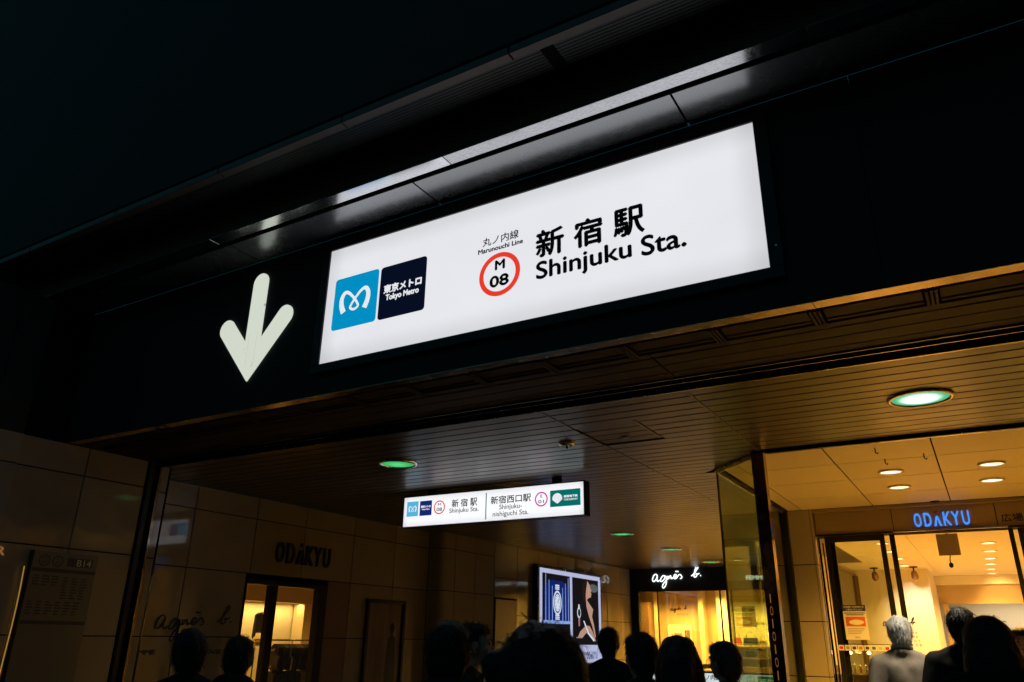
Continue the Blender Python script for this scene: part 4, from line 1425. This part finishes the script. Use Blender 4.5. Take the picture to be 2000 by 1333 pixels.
lettering('ODAKYU', 'xz', -1.745, 1.62, -1.675, 1.645, q - 0.002, M_ink, nt_)
cols_ = [(0.6, .05, .03), (.4, .3, .25), (.03, .06, .3), (.5, .2, .05), (.05, .05, .12), (.03, .2, .4), (.5, .48, .45), (.45, .04, .05)]
cs = thing('card_stickers', 'row of small payment card stickers along the glass door', 'stickers', (-1.7, 12.59, 1.45))
box('strip_line', -1.99, -1.30, q, q + 0.002, 1.538, 1.546, M_blackm, cs)
for k, c_ in enumerate(cols_):
    a = -1.985 + k * 0.086
    s_ = box('sticker', a, a + 0.075, q, q + 0.002, 1.455, 1.527, M_paper, cs)
    box('logo', a + 0.014, a + 0.061, q - 0.0015, q - 0.0002, 1.472, 1.51, principled('card_%d' % k, c_, 0.5), s_)
gstk = disc('green_sticker', (-1.42, q - 0.001, 1.36), 0.032, principled('green_sticker', (0.02, 0.14, 0.07), 0.5), None, 24, 'y')
tag(gstk, 'small round green sticker on the glass door below the card stickers', 'sticker')

# ------------------------------------------------------------------ department store interior
it = setting('store_interior_wall', (0, 20, 0))
box('end_wall', -3.2, -1.29, 24.0, 24.1, 0, 3.448, M_white, it)
box('side_wall', -1.39, -1.29, 24.102, 27.0, 0, 3.448, M_white, it)
box('bulkhead', -1.288, 4.0, 27.0, 27.2, 2.68, 3.20, M_tan, it)
box('bulkhead', -1.288, 4.0, 26.7, 27.2, 3.202, 3.448, M_white, it)
box('far_wall', -1.5, 4.0, 29.5, 29.6, 0, 3.0, principled('pale_board', (0.62, 0.60, 0.50), 0.6), it)
box('door_post', -1.20, -1.06, 26.9, 27.0, 0, 2.68, M_tan, it)
box('side_wall', 4.0, 4.1, 12.7, 29.6, 0, 3.448, M_cream, it)
box('porch_side_wall', 4.0, 4.1, 5.8, 12.69, 0, 3.448, M_brownwall, it)
box('left_wall', -2.90, -2.82, 12.9, 14.0, 0, 3.448, M_cream, it)
box('left_wall', -3.25, -2.82, 14.002, 14.1, 0, 3.448, M_cream, it)
box('left_wall', -3.25, -3.15, 14.102, 24.0, 0, 3.448, M_cream, it)
sc_ = setting('store_ceiling', (0, 18, CZ))
for a, b in ((12.9, 15.85), (15.86, 18.9), (18.91, 21.9), (21.91, 27.2)):
    for c, d in ((-3.2, -1.15), (-1.142, 1.4), (1.408, 4.0)):
        box('ceiling_panel', c, d, a, b, CZ + 0.002, CZ + 0.02, M_white, sc_)
box('backing_board', -3.2, 4.0, 12.9, 29.6, 3.50, 3.55, M_dark, sc_)
flr = structure(box('store_floor', -3.2, 4.0, 12.8, 29.5, 0.002, 0.012, principled('store_floor', (0.66, 0.56, 0.42), 0.3), None))
dg_ = thing('inner_screen', 'dark framed glass partition inside the store behind the notice door', 'partition', (-3.1, 22, 0))
box('dark_pane', -3.12, -3.10, 19.9, 23.9, 0, 3.30, M_darkglass, dg_)
box('top_frame', -3.13, -3.08, 19.9, 23.98, 3.30, 3.36, M_brownwall, dg_)
box('end_frame', -3.13, -3.03, 23.85, 23.98, 0, 3.30, M_brownwall, dg_)
ORD = ('first', 'second', 'third', 'fourth', 'fifth', 'sixth', 'seventh', 'eighth', 'ninth', 'tenth')
zl = 0
for x, y in ((-1.66, 17.41), (-1.66, 19.09), (-1.69, 20.79), (-1.72, 22.7)):
    zl += 1
    downlight(x, y, 0.125, M_yellowlamp, 'round warm ceiling light in the left row inside the store, %s from the door' % ORD[zl - 1], 'warm ceiling lights inside the store', M_white, 330, WARM)
zl = 0
for x, y in ((0.18, 18.11), (0.19, 19.74), (0.19, 21.41), (0.19, 22.93), (0.19, 24.5), (0.2, 26.0)):
    zl += 1
    downlight(x, y, 0.125, M_yellowlamp, 'round warm ceiling light in the right row inside the store, %s from the door' % ORD[zl - 1], 'warm ceiling lights inside the store', M_white, 330, WARM)
for x, lab in ((-1.56, 'black adjustable spotlight shining on the white shop wall right of the doors'), (-2.51, 'black adjustable spotlight half hidden behind the door stile')):
    t = thing('spotlight', lab, 'spotlight', (x, 23.2, CZ), 'spotlights inside the store')
    mb = MB(); mb.lathe([(0.10, 0.0), (0.10, -0.03), (0.0001, -0.032)], (x, 23.2, CZ), 20); mb.build('canopy', M_blackm, t, True)
    mb = MB(); mb.cap((x, 23.2, CZ - 0.03), (x, 23.2, CZ - 0.13), 0.02, 0.02); mb.build('stem', M_blackm, t, True)
    mb = MB(); mb.cap((x, 23.17, CZ - 0.17), (x, 23.27, CZ - 0.25), 0.075, 0.09); mb.build('head', principled('spot_bronze', (0.20, 0.11, 0.06), 0.4, metal=0.5), t, True)
lamp('spot_bulb', 'SPOT', (-1.62, 22.6, 3.25), 150, (1.0, 0.76, 0.50), it, size=0.05, spot=1.25, blend=0.9, rot=(math.radians(52), 0, 0))
lamp('wall_washer', 'SPOT', (0.35, 25.6, 3.3), 90, WARM2, it, size=0.05, spot=1.1, blend=0.8, rot=(math.radians(66), 0, 0))
lamp('far_light', 'AREA', (1.0, 28.4, 2.95), 60, (1.0, 0.86, 0.6), it, sx=3, sy=0.4)
wtx2 = thing('wall_brand', 'black script and letter columns printed on the spotlit white wall', 'lettering', (-2.1, 24, 1.5))
script_sign('xz', -2.58, 2.005, 0.00105, 23.985, 0.012, M_letter, wtx2, 6)
for k, (wd, xa) in enumerate((('FEMME', -2.2), ('HOMME', -2.2), ('ENFANT', -2.26), ('VOYAGE', -2.24))):
    for j, ch in enumerate(wd):
        zz_ = 1.86 - k * 0.10
        xx = xa + j * 0.095
        lettering(ch, 'xz', xx, zz_ - 0.05, xx + (0.045 if ch != 'M' else 0.055), zz_, 23.994, M_letter, wtx2)
hp = thing('hanging_board', 'square brown grey panel hanging inside the doors with a small camera', 'panel', (-0.38, 13.5, 2.8))
box('board', -0.53, -0.24, 13.49, 13.51, 2.80, 3.115, principled('panel_brown', (0.40, 0.30, 0.20), 0.5), hp, bevel=0.002)
box('hanger', -0.40, -0.37, 13.495, 13.505, 3.115, 3.44, M_steel, hp)
cm = thing('security_camera', 'black dome camera on a short arm below the hanging panel', 'camera', (-0.40, 13.5, 2.62))
mb = MB(); mb.tube([(-0.385, 13.5, 2.799), (-0.40, 13.5, 2.73), (-0.395, 13.5, 2.69)], 0.008, 8); mb.build('arm', M_blackm, cm, True)
mb = MB(); mb.ell((-0.395, 13.5, 2.66), (0.032, 0.032, 0.04), 16, 10); mb.build('dome', M_blackm, cm, True)
# glass display with bright goods behind the notice door
dc = thing('display_case', 'display case with sparkling goods behind the notice door', 'display case', (-2.4, 15.5, 0))
box('case', -2.75, -1.75, 15.3, 15.8, 0.012, 1.05, M_brownwall, dc, bevel=0.006)
box('glass_top', -2.75, -1.75, 15.3, 15.8, 1.06, 1.45, M_glass, dc)
for k in range(10):
    mb = MB(); mb.ell((-2.7 + k * 0.095, 15.5 + random.uniform(-.1, .1), 1.06 + 0.07), (0.03, 0.03, random.uniform(.05, .12)), 10, 6)
    mb.build('bottle', [M_goldtrim, M_steel, M_paper][k % 3], dc, True)
lamp('case_light', 'POINT', (-2.2, 15.55, 1.42), 4, WARM2, dc, size=0.05)
for k in range(3):
    mb = MB(); mb.ell((-2.55 + k * 0.3, 15.42, 1.40), (0.035, 0.02, 0.03), 10, 6); mb.build('bulb', M_yellowlamp, dc, True)

# ------------------------------------------------------------------ left shop interior
ri = setting('shop_room_wall', (-11, 10, 0))
box('back_wall', -12.75, -12.65, 6.3, 12.69, 0, 2.15, M_white, ri)
box('bulkhead', -12.75, -12.2, 6.3, 12.69, 2.152, 3.2, M_tan, ri)
box('end_wall', -12.64, -9.43, 12.7, 12.8, 0, 2.84, principled('ochre_wall', (0.42, 0.28, 0.13), 0.5), ri)
box('lit_post', -12.6, -12.3, 12.25, 12.69, 0, 2.148, M_cream, ri)
box('near_side_wall', -12.7, -9.45, 6.2, 6.3, 0, 3.2, M_cream, ri)
box('room_ceiling', -12.7, -9.42, 6.3, 14.3, 2.85, 2.9, M_white, ri)
box('room_floor', -12.7, -9.42, 6.3, 14.3, 0.003, 0.012, M_tan, ri)
for yy in (8.2, 9.8, 11.4):
    lamp('shop_light', 'SPOT', (-10.8, yy, 2.8), 75, WARM, ri, size=0.06, spot=2.3)
lamp('wall_washer', 'AREA', (-12.42, 10.6, 2.13), 34, WARM2, ri, sx=0.12, sy=3.4)
M_garment = principled('dark_garment', (0.012, 0.010, 0.009), 0.8, var=0.3, scale=20)


def hanging_top(x, y, z, label, long_=0.40):
    """a sweater on a hanger, seen from +X; x is the wall side"""
    t = thing('sweater', label, 'sweater', (x, y, z - long_))
    mb = MB()
    mb.prism_yz([(y - 0.115, z), (y - 0.05, z + 0.03), (y, z - 0.03), (y + 0.05, z + 0.03), (y + 0.115, z), (y + 0.125, z - 0.1), (y + 0.12, z - 0.33), (y + 0.07, z - 0.33), (y - 0.07, z - 0.33), (y - 0.12, z - 0.33), (y - 0.125, z - 0.1)], x - 0.05, x + 0.05)
    mb.build('torso', M_garment, t)
    for s in (-1, 1):
        mb = MB(); mb.cap((x, y + s * 0.115, z - 0.03), (x + 0.02, y + s * 0.165, z - 0.40), 0.045, 0.032)
        mb.build('sleeve', M_garment, t, True)
    mb = MB(); mb.ell((x - 0.01, y, z + 0.02), (0.04, 0.05, 0.025), 12, 8); mb.build('collar', M_paper, t, True)
    mb = MB(); mb.tube([(x, y, z + 0.03), (x, y, z + 0.08), (x, y + 0.02, z + 0.10), (x, y + 0.035, z + 0.085)], 0.005, 6); mb.build('hanger_hook', M_steel, t, True)
    return t


hanging_top(-12.0, 10.86, 1.90, 'dark sweater with a pale collar hung against the bright shop wall')
rk = thing('clothes_rack', 'two tier clothes rack full of dark hanging garments in the left shop', 'clothes rack', (-10.6, 10.3, 0))
for z0, y0, y1 in ((1.46, 9.5, 11.3), (1.30, 9.9, 10.8), (1.03, 9.8, 11.1)):
    mb = MB(); mb.tube([(-10.6, y0, z0), (-10.6, y1, z0)], 0.014, 8); mb.build('rail', M_goldtrim, rk, True)
for yy in (9.52, 10.35, 11.28):
    mb = MB(); mb.tube([(-10.6, yy, 0.01), (-10.6, yy, 1.47)], 0.013, 8); mb.build('upright', M_goldtrim, rk, True)
random.seed(3)
ONTH = ('first', 'second', 'third', 'fourth', 'fifth', 'sixth', 'seventh', 'eighth', 'ninth', 'tenth', 'eleventh', 'twelfth', 'thirteenth', 'fourteenth', 'fifteenth', 'sixteenth', 'seventeenth', 'eighteenth', 'nineteenth', 'twentieth')
gar = [M_garment, principled('garment_brown', (0.03, 0.018, 0.012), 0.8), principled('garment_cream', (0.5, 0.42, 0.3), 0.8), M_coatk, principled('garment_olive', (0.22, 0.20, 0.05), 0.8)]
for z0, y0, y1, L in ((1.46, 9.98, 11.0, 0.16), (1.30, 9.95, 10.75, 0.22), (1.03, 9.9, 11.0, 0.7)):
    y_ = y0
    k = 0
    tier = 'top' if z0 > 1.4 else ('middle' if z0 > 1.2 else 'bottom')
    while y_ < y1:
        w = random.uniform(0.03, 0.05)
        mt = random.choice([gar[0], gar[0], gar[3], gar[1], gar[3], gar[0], gar[2]]) if z0 > 1.1 else random.choice([gar[3], gar[0], gar[4]])
        g_ = thing('hanging_garment', '%s garment, %s from the left on the %s rail of the shop rack' % ({'dark_garment': 'dark brown', 'garment_brown': 'brown', 'garment_cream': 'cream', 'garment_olive': 'olive'}.get(mt.name, 'black'), ONTH[k], tier), 'garment', (-10.6, y_, z0), 'garments on the clothes rack')
        mb = MB()
        d_ = random.uniform(0.10, 0.15)
        Lr = L * random.uniform(0.9, 1.1)
        mb.prism_xz([(-10.6 - d_, z0 - 0.12), (-10.6 - 0.03, z0 - 0.06), (-10.6 + 0.03, z0 - 0.06), (-10.6 + d_, z0 - 0.12), (-10.6 + d_ * 0.9, z0 - 0.1 - Lr), (-10.6 - d_ * 0.9, z0 - 0.1 - Lr)], y_ - w / 2, y_ + w / 2)
        mb.build('cloth', mt, g_)
        mb = MB(); mb.tube([(-10.6, y_, z0 - 0.035), (-10.6, y_, z0 + 0.018), (-10.58, y_, z0 + 0.03)], 0.004, 5)
        mb.build('hook', M_steel, g_, True)
        y_ += random.uniform(0.055, 0.085)
        k += 1
mn = thing('hat_stand', 'small accessory stand with a pale hat below the sweater', 'hat stand', (-11.2, 10.2, 0))
mb = MB(); mb.tube([(-11.2, 10.2, 0.012), (-11.2, 10.2, 1.38)], 0.014, 8); mb.build('stem', M_blackm, mn, True)
mb = MB(); mb.ell((-11.2, 10.12, 1.44), (0.10, 0.11, 0.09), 14, 9); mb.build('crown', M_cream, mn, True)
mb = MB(); mb.lathe([(0.09, 0.0), (0.18, -0.02), (0.185, -0.012), (0.09, 0.012)], (-11.2, 10.12, 1.40), 24); mb.build('brim', M_garment, mn, True)
mb = MB(); mb.lathe([(0.16, 0.0), (0.16, 0.02), (0.0001, 0.022)], (-11.2, 10.2, 0.012), 20); mb.build('base', M_blackm, mn, True)

# ------------------------------------------------------------------ people


def remeshed(mb, voxel, it=6, disp=0.0, dscale=6.0, seed=0.0):
    me = bpy.data.meshes.new('remesh')
    me.from_pydata(mb.v, [], mb.f)
    o = bpy.data.objects.new('remesh', me)
    COL.objects.link(o)
    md = o.modifiers.new('r', 'REMESH'); md.mode = 'VOXEL'; md.voxel_size = voxel
    s = o.modifiers.new('s', 'SMOOTH'); s.iterations = it; s.factor = 0.5
    dg = bpy.context.evaluated_depsgraph_get()
    out = bpy.data.meshes.new_from_object(o.evaluated_get(dg))
    bpy.data.objects.remove(o)
    bpy.data.meshes.remove(me)
    if disp:
        for v in out.vertices:
            p = v.co * dscale
            n = noise.noise(Vector((p.x + seed, p.y * 1.0, p.z * 0.55)))
            n2 = noise.noise(Vector((p.x * 2.7 + seed, p.y * 2.7, p.z * 1.2 + 9)))
            v.co += v.normal * disp * (n + 0.5 * n2)
    for p in out.polygons:
        p.use_smooth = True
    return out


def limbs(w=1.0, step=0.10, armbend=0.0):
    L = {}
    for s in (-1, 1):
        L[s] = dict(sh=(s * 0.175 * w, -0.01, 1.362), el=(s * 0.245 * w, -0.05 + 0.02 * s, 1.115), wr=(s * 0.235 * w, 0.06 + 0.05 * armbend, 0.885 + 0.1 * armbend),
                    hip=(s * 0.085 * w, 0.0, 0.90), kn=(s * 0.092, 0.04 + s * step * 0.6, 0.485), an=(s * 0.092, -0.03 + s * step * 1.3, 0.085))
    return L


def body_mesh(w=1.0, head_tilt=0.0, step=0.10):
    mb = MB()
    L = limbs(w, step)
    hd_ = Vector((0, 0.012, 1.59))
    mb.ell(hd_, (0.074, 0.094, 0.112), 20, 14)
    mb.ell((0, 0.045, 1.535), (0.055, 0.055, 0.058), 16, 10)
    mb.cap((0, 0.100, 1.595), (0, 0.118, 1.565), 0.010, 0.014, 10)
    mb.ell((0, 0.094, 1.532), (0.024, 0.014, 0.012), 10, 8)
    mb.ell((0, 0.093, 1.503), (0.020, 0.016, 0.016), 10, 8)
    for s in (-1, 1):
        mb.ell((s * 0.078, 0.0, 1.575), (0.012, 0.022, 0.034), 10, 8)
        mb.ell((s * 0.042, 0.080, 1.562), (0.022, 0.018, 0.020), 10, 8)
        mb.ell((s * 0.034, 0.092, 1.613), (0.026, 0.012, 0.008), 10, 8)
    mb.cap((0, -0.02, 1.40), (0, 0.0, 1.53), 0.058, 0.052)
    mb.ell((0, -0.01, 1.24), (0.155 * w, 0.105, 0.20), 20, 12)
    mb.cap((-0.14 * w, -0.015, 1.362), (0.14 * w, -0.015, 1.362), 0.055, 0.055)
    for s in (-1, 1):
        mb.cap((s * 0.02, -0.02, 1.43), (s * 0.13 * w, -0.015, 1.365), 0.045, 0.050)
    mb.ell((0, 0, 1.06), (0.135 * w, 0.095, 0.18), 18, 10)
    mb.ell((0, -0.005, 0.93), (0.158, 0.11, 0.13), 18, 10)
    for s in (-1, 1):
        q = L[s]
        mb.cap(q['sh'], q['el'], 0.050, 0.040); mb.cap(q['el'], q['wr'], 0.039, 0.026)
        mb.cap(q['hip'], q['kn'], 0.088, 0.056); mb.cap(q['kn'], q['an'], 0.056, 0.040)
        a = q['an']
        mb.cap((a[0], a[1] - 0.03, 0.05), (a[0] + s * 0.015, a[1] + 0.14, 0.032), 0.04, 0.028)
        h = Vector(q['wr'])
        mb.ell(h + Vector((0, 0.018, -0.055)), (0.017, 0.038, 0.048), 12, 8)
        for f_, (dy, ln) in enumerate(((-0.014, 0.058), (0.006, 0.070), (0.026, 0.074), (0.046, 0.066))):
            b0 = h + Vector((0, dy + 0.002, -0.095))
            k0 = b0 + Vector((-s * 0.008, 0.004, -ln * 0.5))
            mb.cap(b0, k0, 0.0085, 0.0080, 8); mb.cap(k0, k0 + Vector((-s * 0.018, 0.004, -ln * 0.45)), 0.0080, 0.0068, 8)
        tb_ = h + Vector((-s * 0.004, 0.05, -0.045))
        mb.cap(tb_, tb_ + Vector((-s * 0.016, 0.028, -0.035)), 0.011, 0.009, 8)
        mb.cap(tb_ + Vector((-s * 0.016, 0.028, -0.035)), tb_ + Vector((-s * 0.022, 0.03, -0.062)), 0.009, 0.0075, 8)
    return remeshed(mb, 0.0085, 3)


def coat_mesh(w=1.0, hem=0.78, bulk=0.022, collar=0.06, seed=0.0, hood=False, step=0.10, disp=0.010):
    mb = MB()
    L = limbs(w, step)
    mb.ell((0, -0.012, 1.24), (0.160 * w + bulk, 0.105 + bulk, 0.205), 20, 12)
    for s in (-1, 1):
        mb.cap((s * 0.03, -0.022, 1.425), (s * 0.165 * w, -0.017, 1.350), 0.055 + bulk * 0.5, 0.060 + bulk * 0.6)
        mb.cap((s * 0.10 * w, -0.03, 1.34), (s * 0.175 * w, -0.03, 1.15), 0.085, 0.075)
        mb.cap((s * 0.06 * w, -0.06, 1.33), (s * 0.10 * w, -0.055, 1.02), 0.075, 0.07)
    mb.ell((0, 0, 1.06), (0.138 * w + bulk, 0.10 + bulk, 0.22), 20, 10)
    mb.ell((0, -0.005, 0.93), (0.165 + bulk, 0.12 + bulk, 0.17), 20, 10)
    mb.tube([(0, 0, 0.98), (0, 0, hem)], [0.13 + bulk, 0.165 + bulk], 20)
    for s in (-1, 1):
        q = L[s]
        mb.cap(q['sh'], q['el'], 0.056 + bulk * 0.7, 0.050 + bulk * 0.6); mb.cap(q['el'], (q['wr'][0], q['wr'][1] - 0.005, q['wr'][2] + 0.015), 0.050 + bulk * 0.6, 0.040 + bulk * 0.3)
    if collar:
        n = 18
        pts = [(0.072 * math.cos(2 * PI * k / n), -0.012 + 0.070 * math.sin(2 * PI * k / n), 1.435 + 0.018 * (-math.sin(2 * PI * k / n))) for k in range(n)]
        mb.tube(pts, collar * 0.42, 8, True)
    if hood:
        mb.ell((0, -0.07, 1.44), (0.13, 0.085, 0.08), 16, 10)
    return remeshed(mb, 0.014, 9, disp, 7.0, seed)


def trousers_mesh(step=0.10):
    mb = MB()
    L = limbs(1.0, step)
    mb.ell((0, -0.005, 0.92), (0.166, 0.118, 0.13), 18, 10)
    for s in (-1, 1):
        q = L[s]
        mb.cap(q['hip'], q['kn'], 0.097, 0.068); mb.cap(q['kn'], (q['an'][0], q['an'][1], 0.10), 0.068, 0.055)
    return remeshed(mb, 0.014, 3, 0.006, 8)


def shoe_mesh(s, step=0.10):
    mb = MB()
    a = limbs(1.0, step)[s]['an']
    mb.cap((a[0], a[1] - 0.03, 0.052), (a[0] + s * 0.016, a[1] + 0.15, 0.040), 0.051, 0.038)
    me = remeshed(mb, 0.011, 2)
    for v in me.vertices:
        v.co.z = max(v.co.z, 0.0)
    return me


def hair_mesh(kind, seed=0.0):
    mb = MB()
    tufts = []
    if kind in ('short', 'white', 'crop'):
        g_ = {'short': 0.010, 'white': 0.012, 'crop': 0.005}[kind]
        mb.ell((0, -0.016, 1.606), (0.078 + g_, 0.090 + g_, 0.100 + g_), 22, 14)
        mb.ell((0, 0.020, 1.662), (0.068 + g_, 0.076 + g_, 0.038 + g_), 18, 10)
        mb.ell((0, -0.055, 1.560), (0.066 + g_, 0.052 + g_, 0.070 + g_), 18, 10)
        d, sc_2, n_t = 0.008, 22, 800
    elif kind == 'bob':
        mb.ell((0, -0.014, 1.606), (0.096, 0.106, 0.112), 22, 14)
        mb.ell((0, 0.025, 1.670), (0.080, 0.085, 0.045), 18, 10)
        mb.cap((-0.062, -0.02, 1.58), (-0.072, -0.01, 1.44), 0.048, 0.045)
        mb.cap((0.062, -0.02, 1.58), (0.072, -0.01, 1.44), 0.048, 0.045)
        mb.ell((0, -0.06, 1.52), (0.090, 0.062, 0.12), 18, 12)
        d, sc_2, n_t = 0.005, 16, 350
    elif kind == 'long':
        mb.ell((0, -0.012, 1.606), (0.105, 0.112, 0.115), 22, 14)
        mb.ell((0, 0.02, 1.672), (0.085, 0.085, 0.045), 18, 10)
        mb.cap((0, -0.065, 1.58), (0, -0.10, 1.22), 0.092, 0.10)
        for s in (-1, 1):
            mb.cap((s * 0.065, -0.03, 1.58), (s * 0.10, -0.05, 1.24), 0.056, 0.05)
        d, sc_2, n_t = 0.006, 14, 400
    elif kind == 'dome':
        mb.ell((0, -0.02, 1.60), (0.115, 0.12, 0.118), 24, 14)
        mb.ell((0.0, -0.06, 1.48), (0.125, 0.10, 0.14), 22, 14)
        mb.cap((-0.07, -0.03, 1.55), (-0.09, -0.02, 1.34), 0.055, 0.055)
        mb.cap((0.07, -0.03, 1.55), (0.09, -0.02, 1.34), 0.055, 0.055)
        d, sc_2, n_t = 0.005, 14, 300
    elif kind == 'wild':
        mb.ell((0, -0.02, 1.605), (0.112, 0.118, 0.112), 22, 14)
        mb.ell((0, -0.04, 1.50), (0.165, 0.12, 0.10), 22, 14)
        mb.ell((0, -0.06, 1.40), (0.215, 0.11, 0.10), 22, 14)
        mb.ell((-0.09, -0.03, 1.61), (0.06, 0.06, 0.05), 14, 9)
        d, sc_2, n_t = 0.016, 13, 900
    me = remeshed(mb, 0.009, 3, d, sc_2, seed)
    # loose strands along the outside
    rnd = random.Random(int(seed * 10) + 5)
    vs = [tuple(v.co) for v in me.vertices]
    fs = [tuple(p.vertices) for p in me.polygons]
    nrm = [v.normal.copy() for v in me.vertices]
    nv = len(vs)
    for _ in range(n_t):
        i = rnd.randrange(nv)
        p = Vector(vs[i]); n = nrm[i]
        if n.y > 0.55 and p.z < 1.62:
            continue
        t = Vector((rnd.gauss(0, .4), rnd.gauss(0, .4), -1.0))
        t = (t - n * t.dot(n)).normalized()
        l = rnd.uniform(0.02, 0.05)
        lift = rnd.uniform(0.0, 0.014) * (1.6 if kind == 'wild' else 1)
        sd_ = t.cross(n).normalized() * 0.0022
        b = len(vs)
        p0, p1, p2 = p - n * 0.002, p + t * l * 0.55 + n * lift, p + t * l + n * lift * 0.6 - Vector((0, 0, l * .15))
        vs += [tuple(p0 - sd_), tuple(p0 + sd_), tuple(p1 + sd_ * .8), tuple(p1 - sd_ * .8), tuple(p2)]
        fs += [(b, b + 1, b + 2, b + 3), (b + 3, b + 2, b + 4)]
    out = bpy.data.meshes.new('hair')
    out.from_pydata(vs, [], fs)
    for p in out.polygons:
        p.use_smooth = True
    bpy.data.meshes.remove(me)
    return out


MAN = body_mesh(1.0)
WOM = body_mesh(0.90)
for me in (MAN, WOM):
    me.materials.append(M_skin)
TROU = trousers_mesh()
SHOES = {s: shoe_mesh(s) for s in (-1, 1)}
HAIRS = {k: hair_mesh(k, 0.3 * i) for i, k in enumerate(('short', 'white', 'crop', 'bob', 'long', 'wild', 'dome'))}
COATS = {}


def coat(w, hem, bulk, collar, seed, hood, disp=0.010):
    k = (w, hem, bulk, collar, hood)
    if k not in COATS:
        COATS[k] = coat_mesh(w, hem, bulk, collar, seed, hood, disp=disp)
    return COATS[k]


def part_mesh(name, me, mat, par):
    if not me.materials:
        me.materials.append(mat)
    o = bpy.data.objects.new(name, me)
    link(o, par)
    if me.materials[0] is not mat:
        o.material_slots[0].link = 'OBJECT'
        o.material_slots[0].material = mat
    return o


def small(name, mb, mat, par):
    """a small local-space part (face details) of a person"""
    me = bpy.data.meshes.new(name)
    me.from_pydata(mb.v, [], mb.f)
    me.materials.append(mat)
    for p in me.polygons:
        p.use_smooth = True
    return part_mesh(name, me, mat, par)


EYES = {}
for s in (-1, 1):
    mb = MB(); mb.ell((s * 0.033, 0.096, 1.594), (0.011, 0.006, 0.0055), 10, 6)
    me = bpy.data.meshes.new('eye'); me.from_pydata(mb.v, [], mb.f); me.materials.append(M_eye); EYES[s] = me
mb = MB(); mb.ell((0, 0.105, 1.532), (0.022, 0.006, 0.007), 12, 6)
LIPS = bpy.data.meshes.new('lips'); LIPS.from_pydata(mb.v, [], mb.f); LIPS.materials.append(M_lips)
mb = MB()
for s in (-1, 1):
    mb.cap((s * 0.018, 0.104, 1.617), (s * 0.052, 0.093, 1.618), 0.0035, 0.0025, 6)
BROW = bpy.data.meshes.new('eyebrows'); BROW.from_pydata(mb.v, [], mb.f); BROW.materials.append(M_hairb)


def person(x, y, ztop, rz, body, hair, hmat, cmat, coat_args, label, lean=0.0, group='passengers in the passage', shirt=False):
    t = thing('person', label, 'person', (x, y, 0), group)
    k = ztop / 1.715
    t.scale = (k, k, k)
    t.rotation_euler = (lean, 0, rz)
    part_mesh('body', body, M_skin, t)
    part_mesh('hair', HAIRS[hair], hmat, t)
    part_mesh('coat', coat(*coat_args), cmat, t)
    part_mesh('trousers', TROU, M_coatk, t)
    for s in (-1, 1):
        part_mesh('shoe', SHOES[s], M_letter, t)
        part_mesh('eye', EYES[s], M_eye, t)
    part_mesh('lips', LIPS, M_lips, t)
    part_mesh('eyebrows', BROW, hmat, t)
    if shirt:
        mb = MB()
        n = 20
        mb.tube([(0.066 * math.cos(2 * PI * q / n), -0.012 + 0.064 * math.sin(2 * PI * q / n), 1.478 - 0.020 * math.sin(2 * PI * q / n)) for q in range(n)], 0.017, 8, True)
        small('shirt_collar', mb, M_shirt, t)
    return t


JACK = (1.0, 0.80, 0.020, 0.06, 1.0, False)
JACKW = (0.90, 0.80, 0.022, 0.06, 2.0, False)
PUFF = (1.0, 0.84, 0.045, 0.10, 3.0, True, 0.014)
LONGC = (1.06, 0.55, 0.035, 0.08, 4.0, False)
R_ = math.radians
person(-3.44, 2.99, 1.545, R_(40), MAN, 'crop', M_hairb, M_coatk, PUFF, 'dark silhouetted person in front of the glowing left shop door')
person(-3.474, 2.70, 1.571, R_(60), MAN, 'short', M_hairb, M_coatk, LONGC, 'dim dark figure farthest left, standing in for a reflection on the tiles before the black wall script')  # added figure in place of a passer-by's dark reflection in the wall
person(-1.74, 2.48, 1.607, R_(24), MAN, 'short', M_hairb, M_coatb, PUFF, 'person in a bulky dark jacket with a turned up hood, left of the passage centre')
person(-2.532, 3.841, 1.635, R_(-55), MAN, 'crop', M_hairb, M_coatk, JACK, 'dark person turned to the right, close behind the bulky jacket')
person(-0.912, 1.667, 1.585, R_(28), WOM, 'wild', M_hairb, M_coatk, PUFF, 'nearest person with blurred bushy hair at the bottom centre')
person(-2.555, 5.759, 1.645, R_(15), MAN, 'crop', M_hairb, M_coatk, JACK, 'short haired person in black before the lit watch poster')
person(-1.593, 3.994, 1.59, R_(45), MAN, 'short', M_hairb, M_coatn, JACK, 'dark haired person turned left, in front of the black shop column')
person(-1.317, 3.777, 1.572, R_(18), WOM, 'long', M_hairb, M_coatk, JACKW, 'long haired person before the white display board')
person(-1.394, 4.802, 1.552, R_(60), WOM, 'short', M_hairbr, M_coatn, JACKW, 'brown haired person in profile, beside the bronze post')
person(-0.672, 7.32, 1.766, R_(3), MAN, 'white', M_hairw, M_coatg, JACK, 'white haired man in a grey jacket walking to the shop doors', shirt=True)
person(-0.198, 6.597, 1.805, R_(-6), MAN, 'short', M_hairb, M_coatk, LONGC, 'tall person in a long black coat heading to the shop doors')
person(-0.035, 4.6, 1.687, R_(0), WOM, 'dome', M_hairb, M_coatk, PUFF, 'close dark person with big round hair at the lower right')
person(0.20, 8.498, 1.705, R_(172), WOM, 'bob', M_hairb, M_coatk, JACKW, 'dark haired woman facing out of the shop at the right edge')
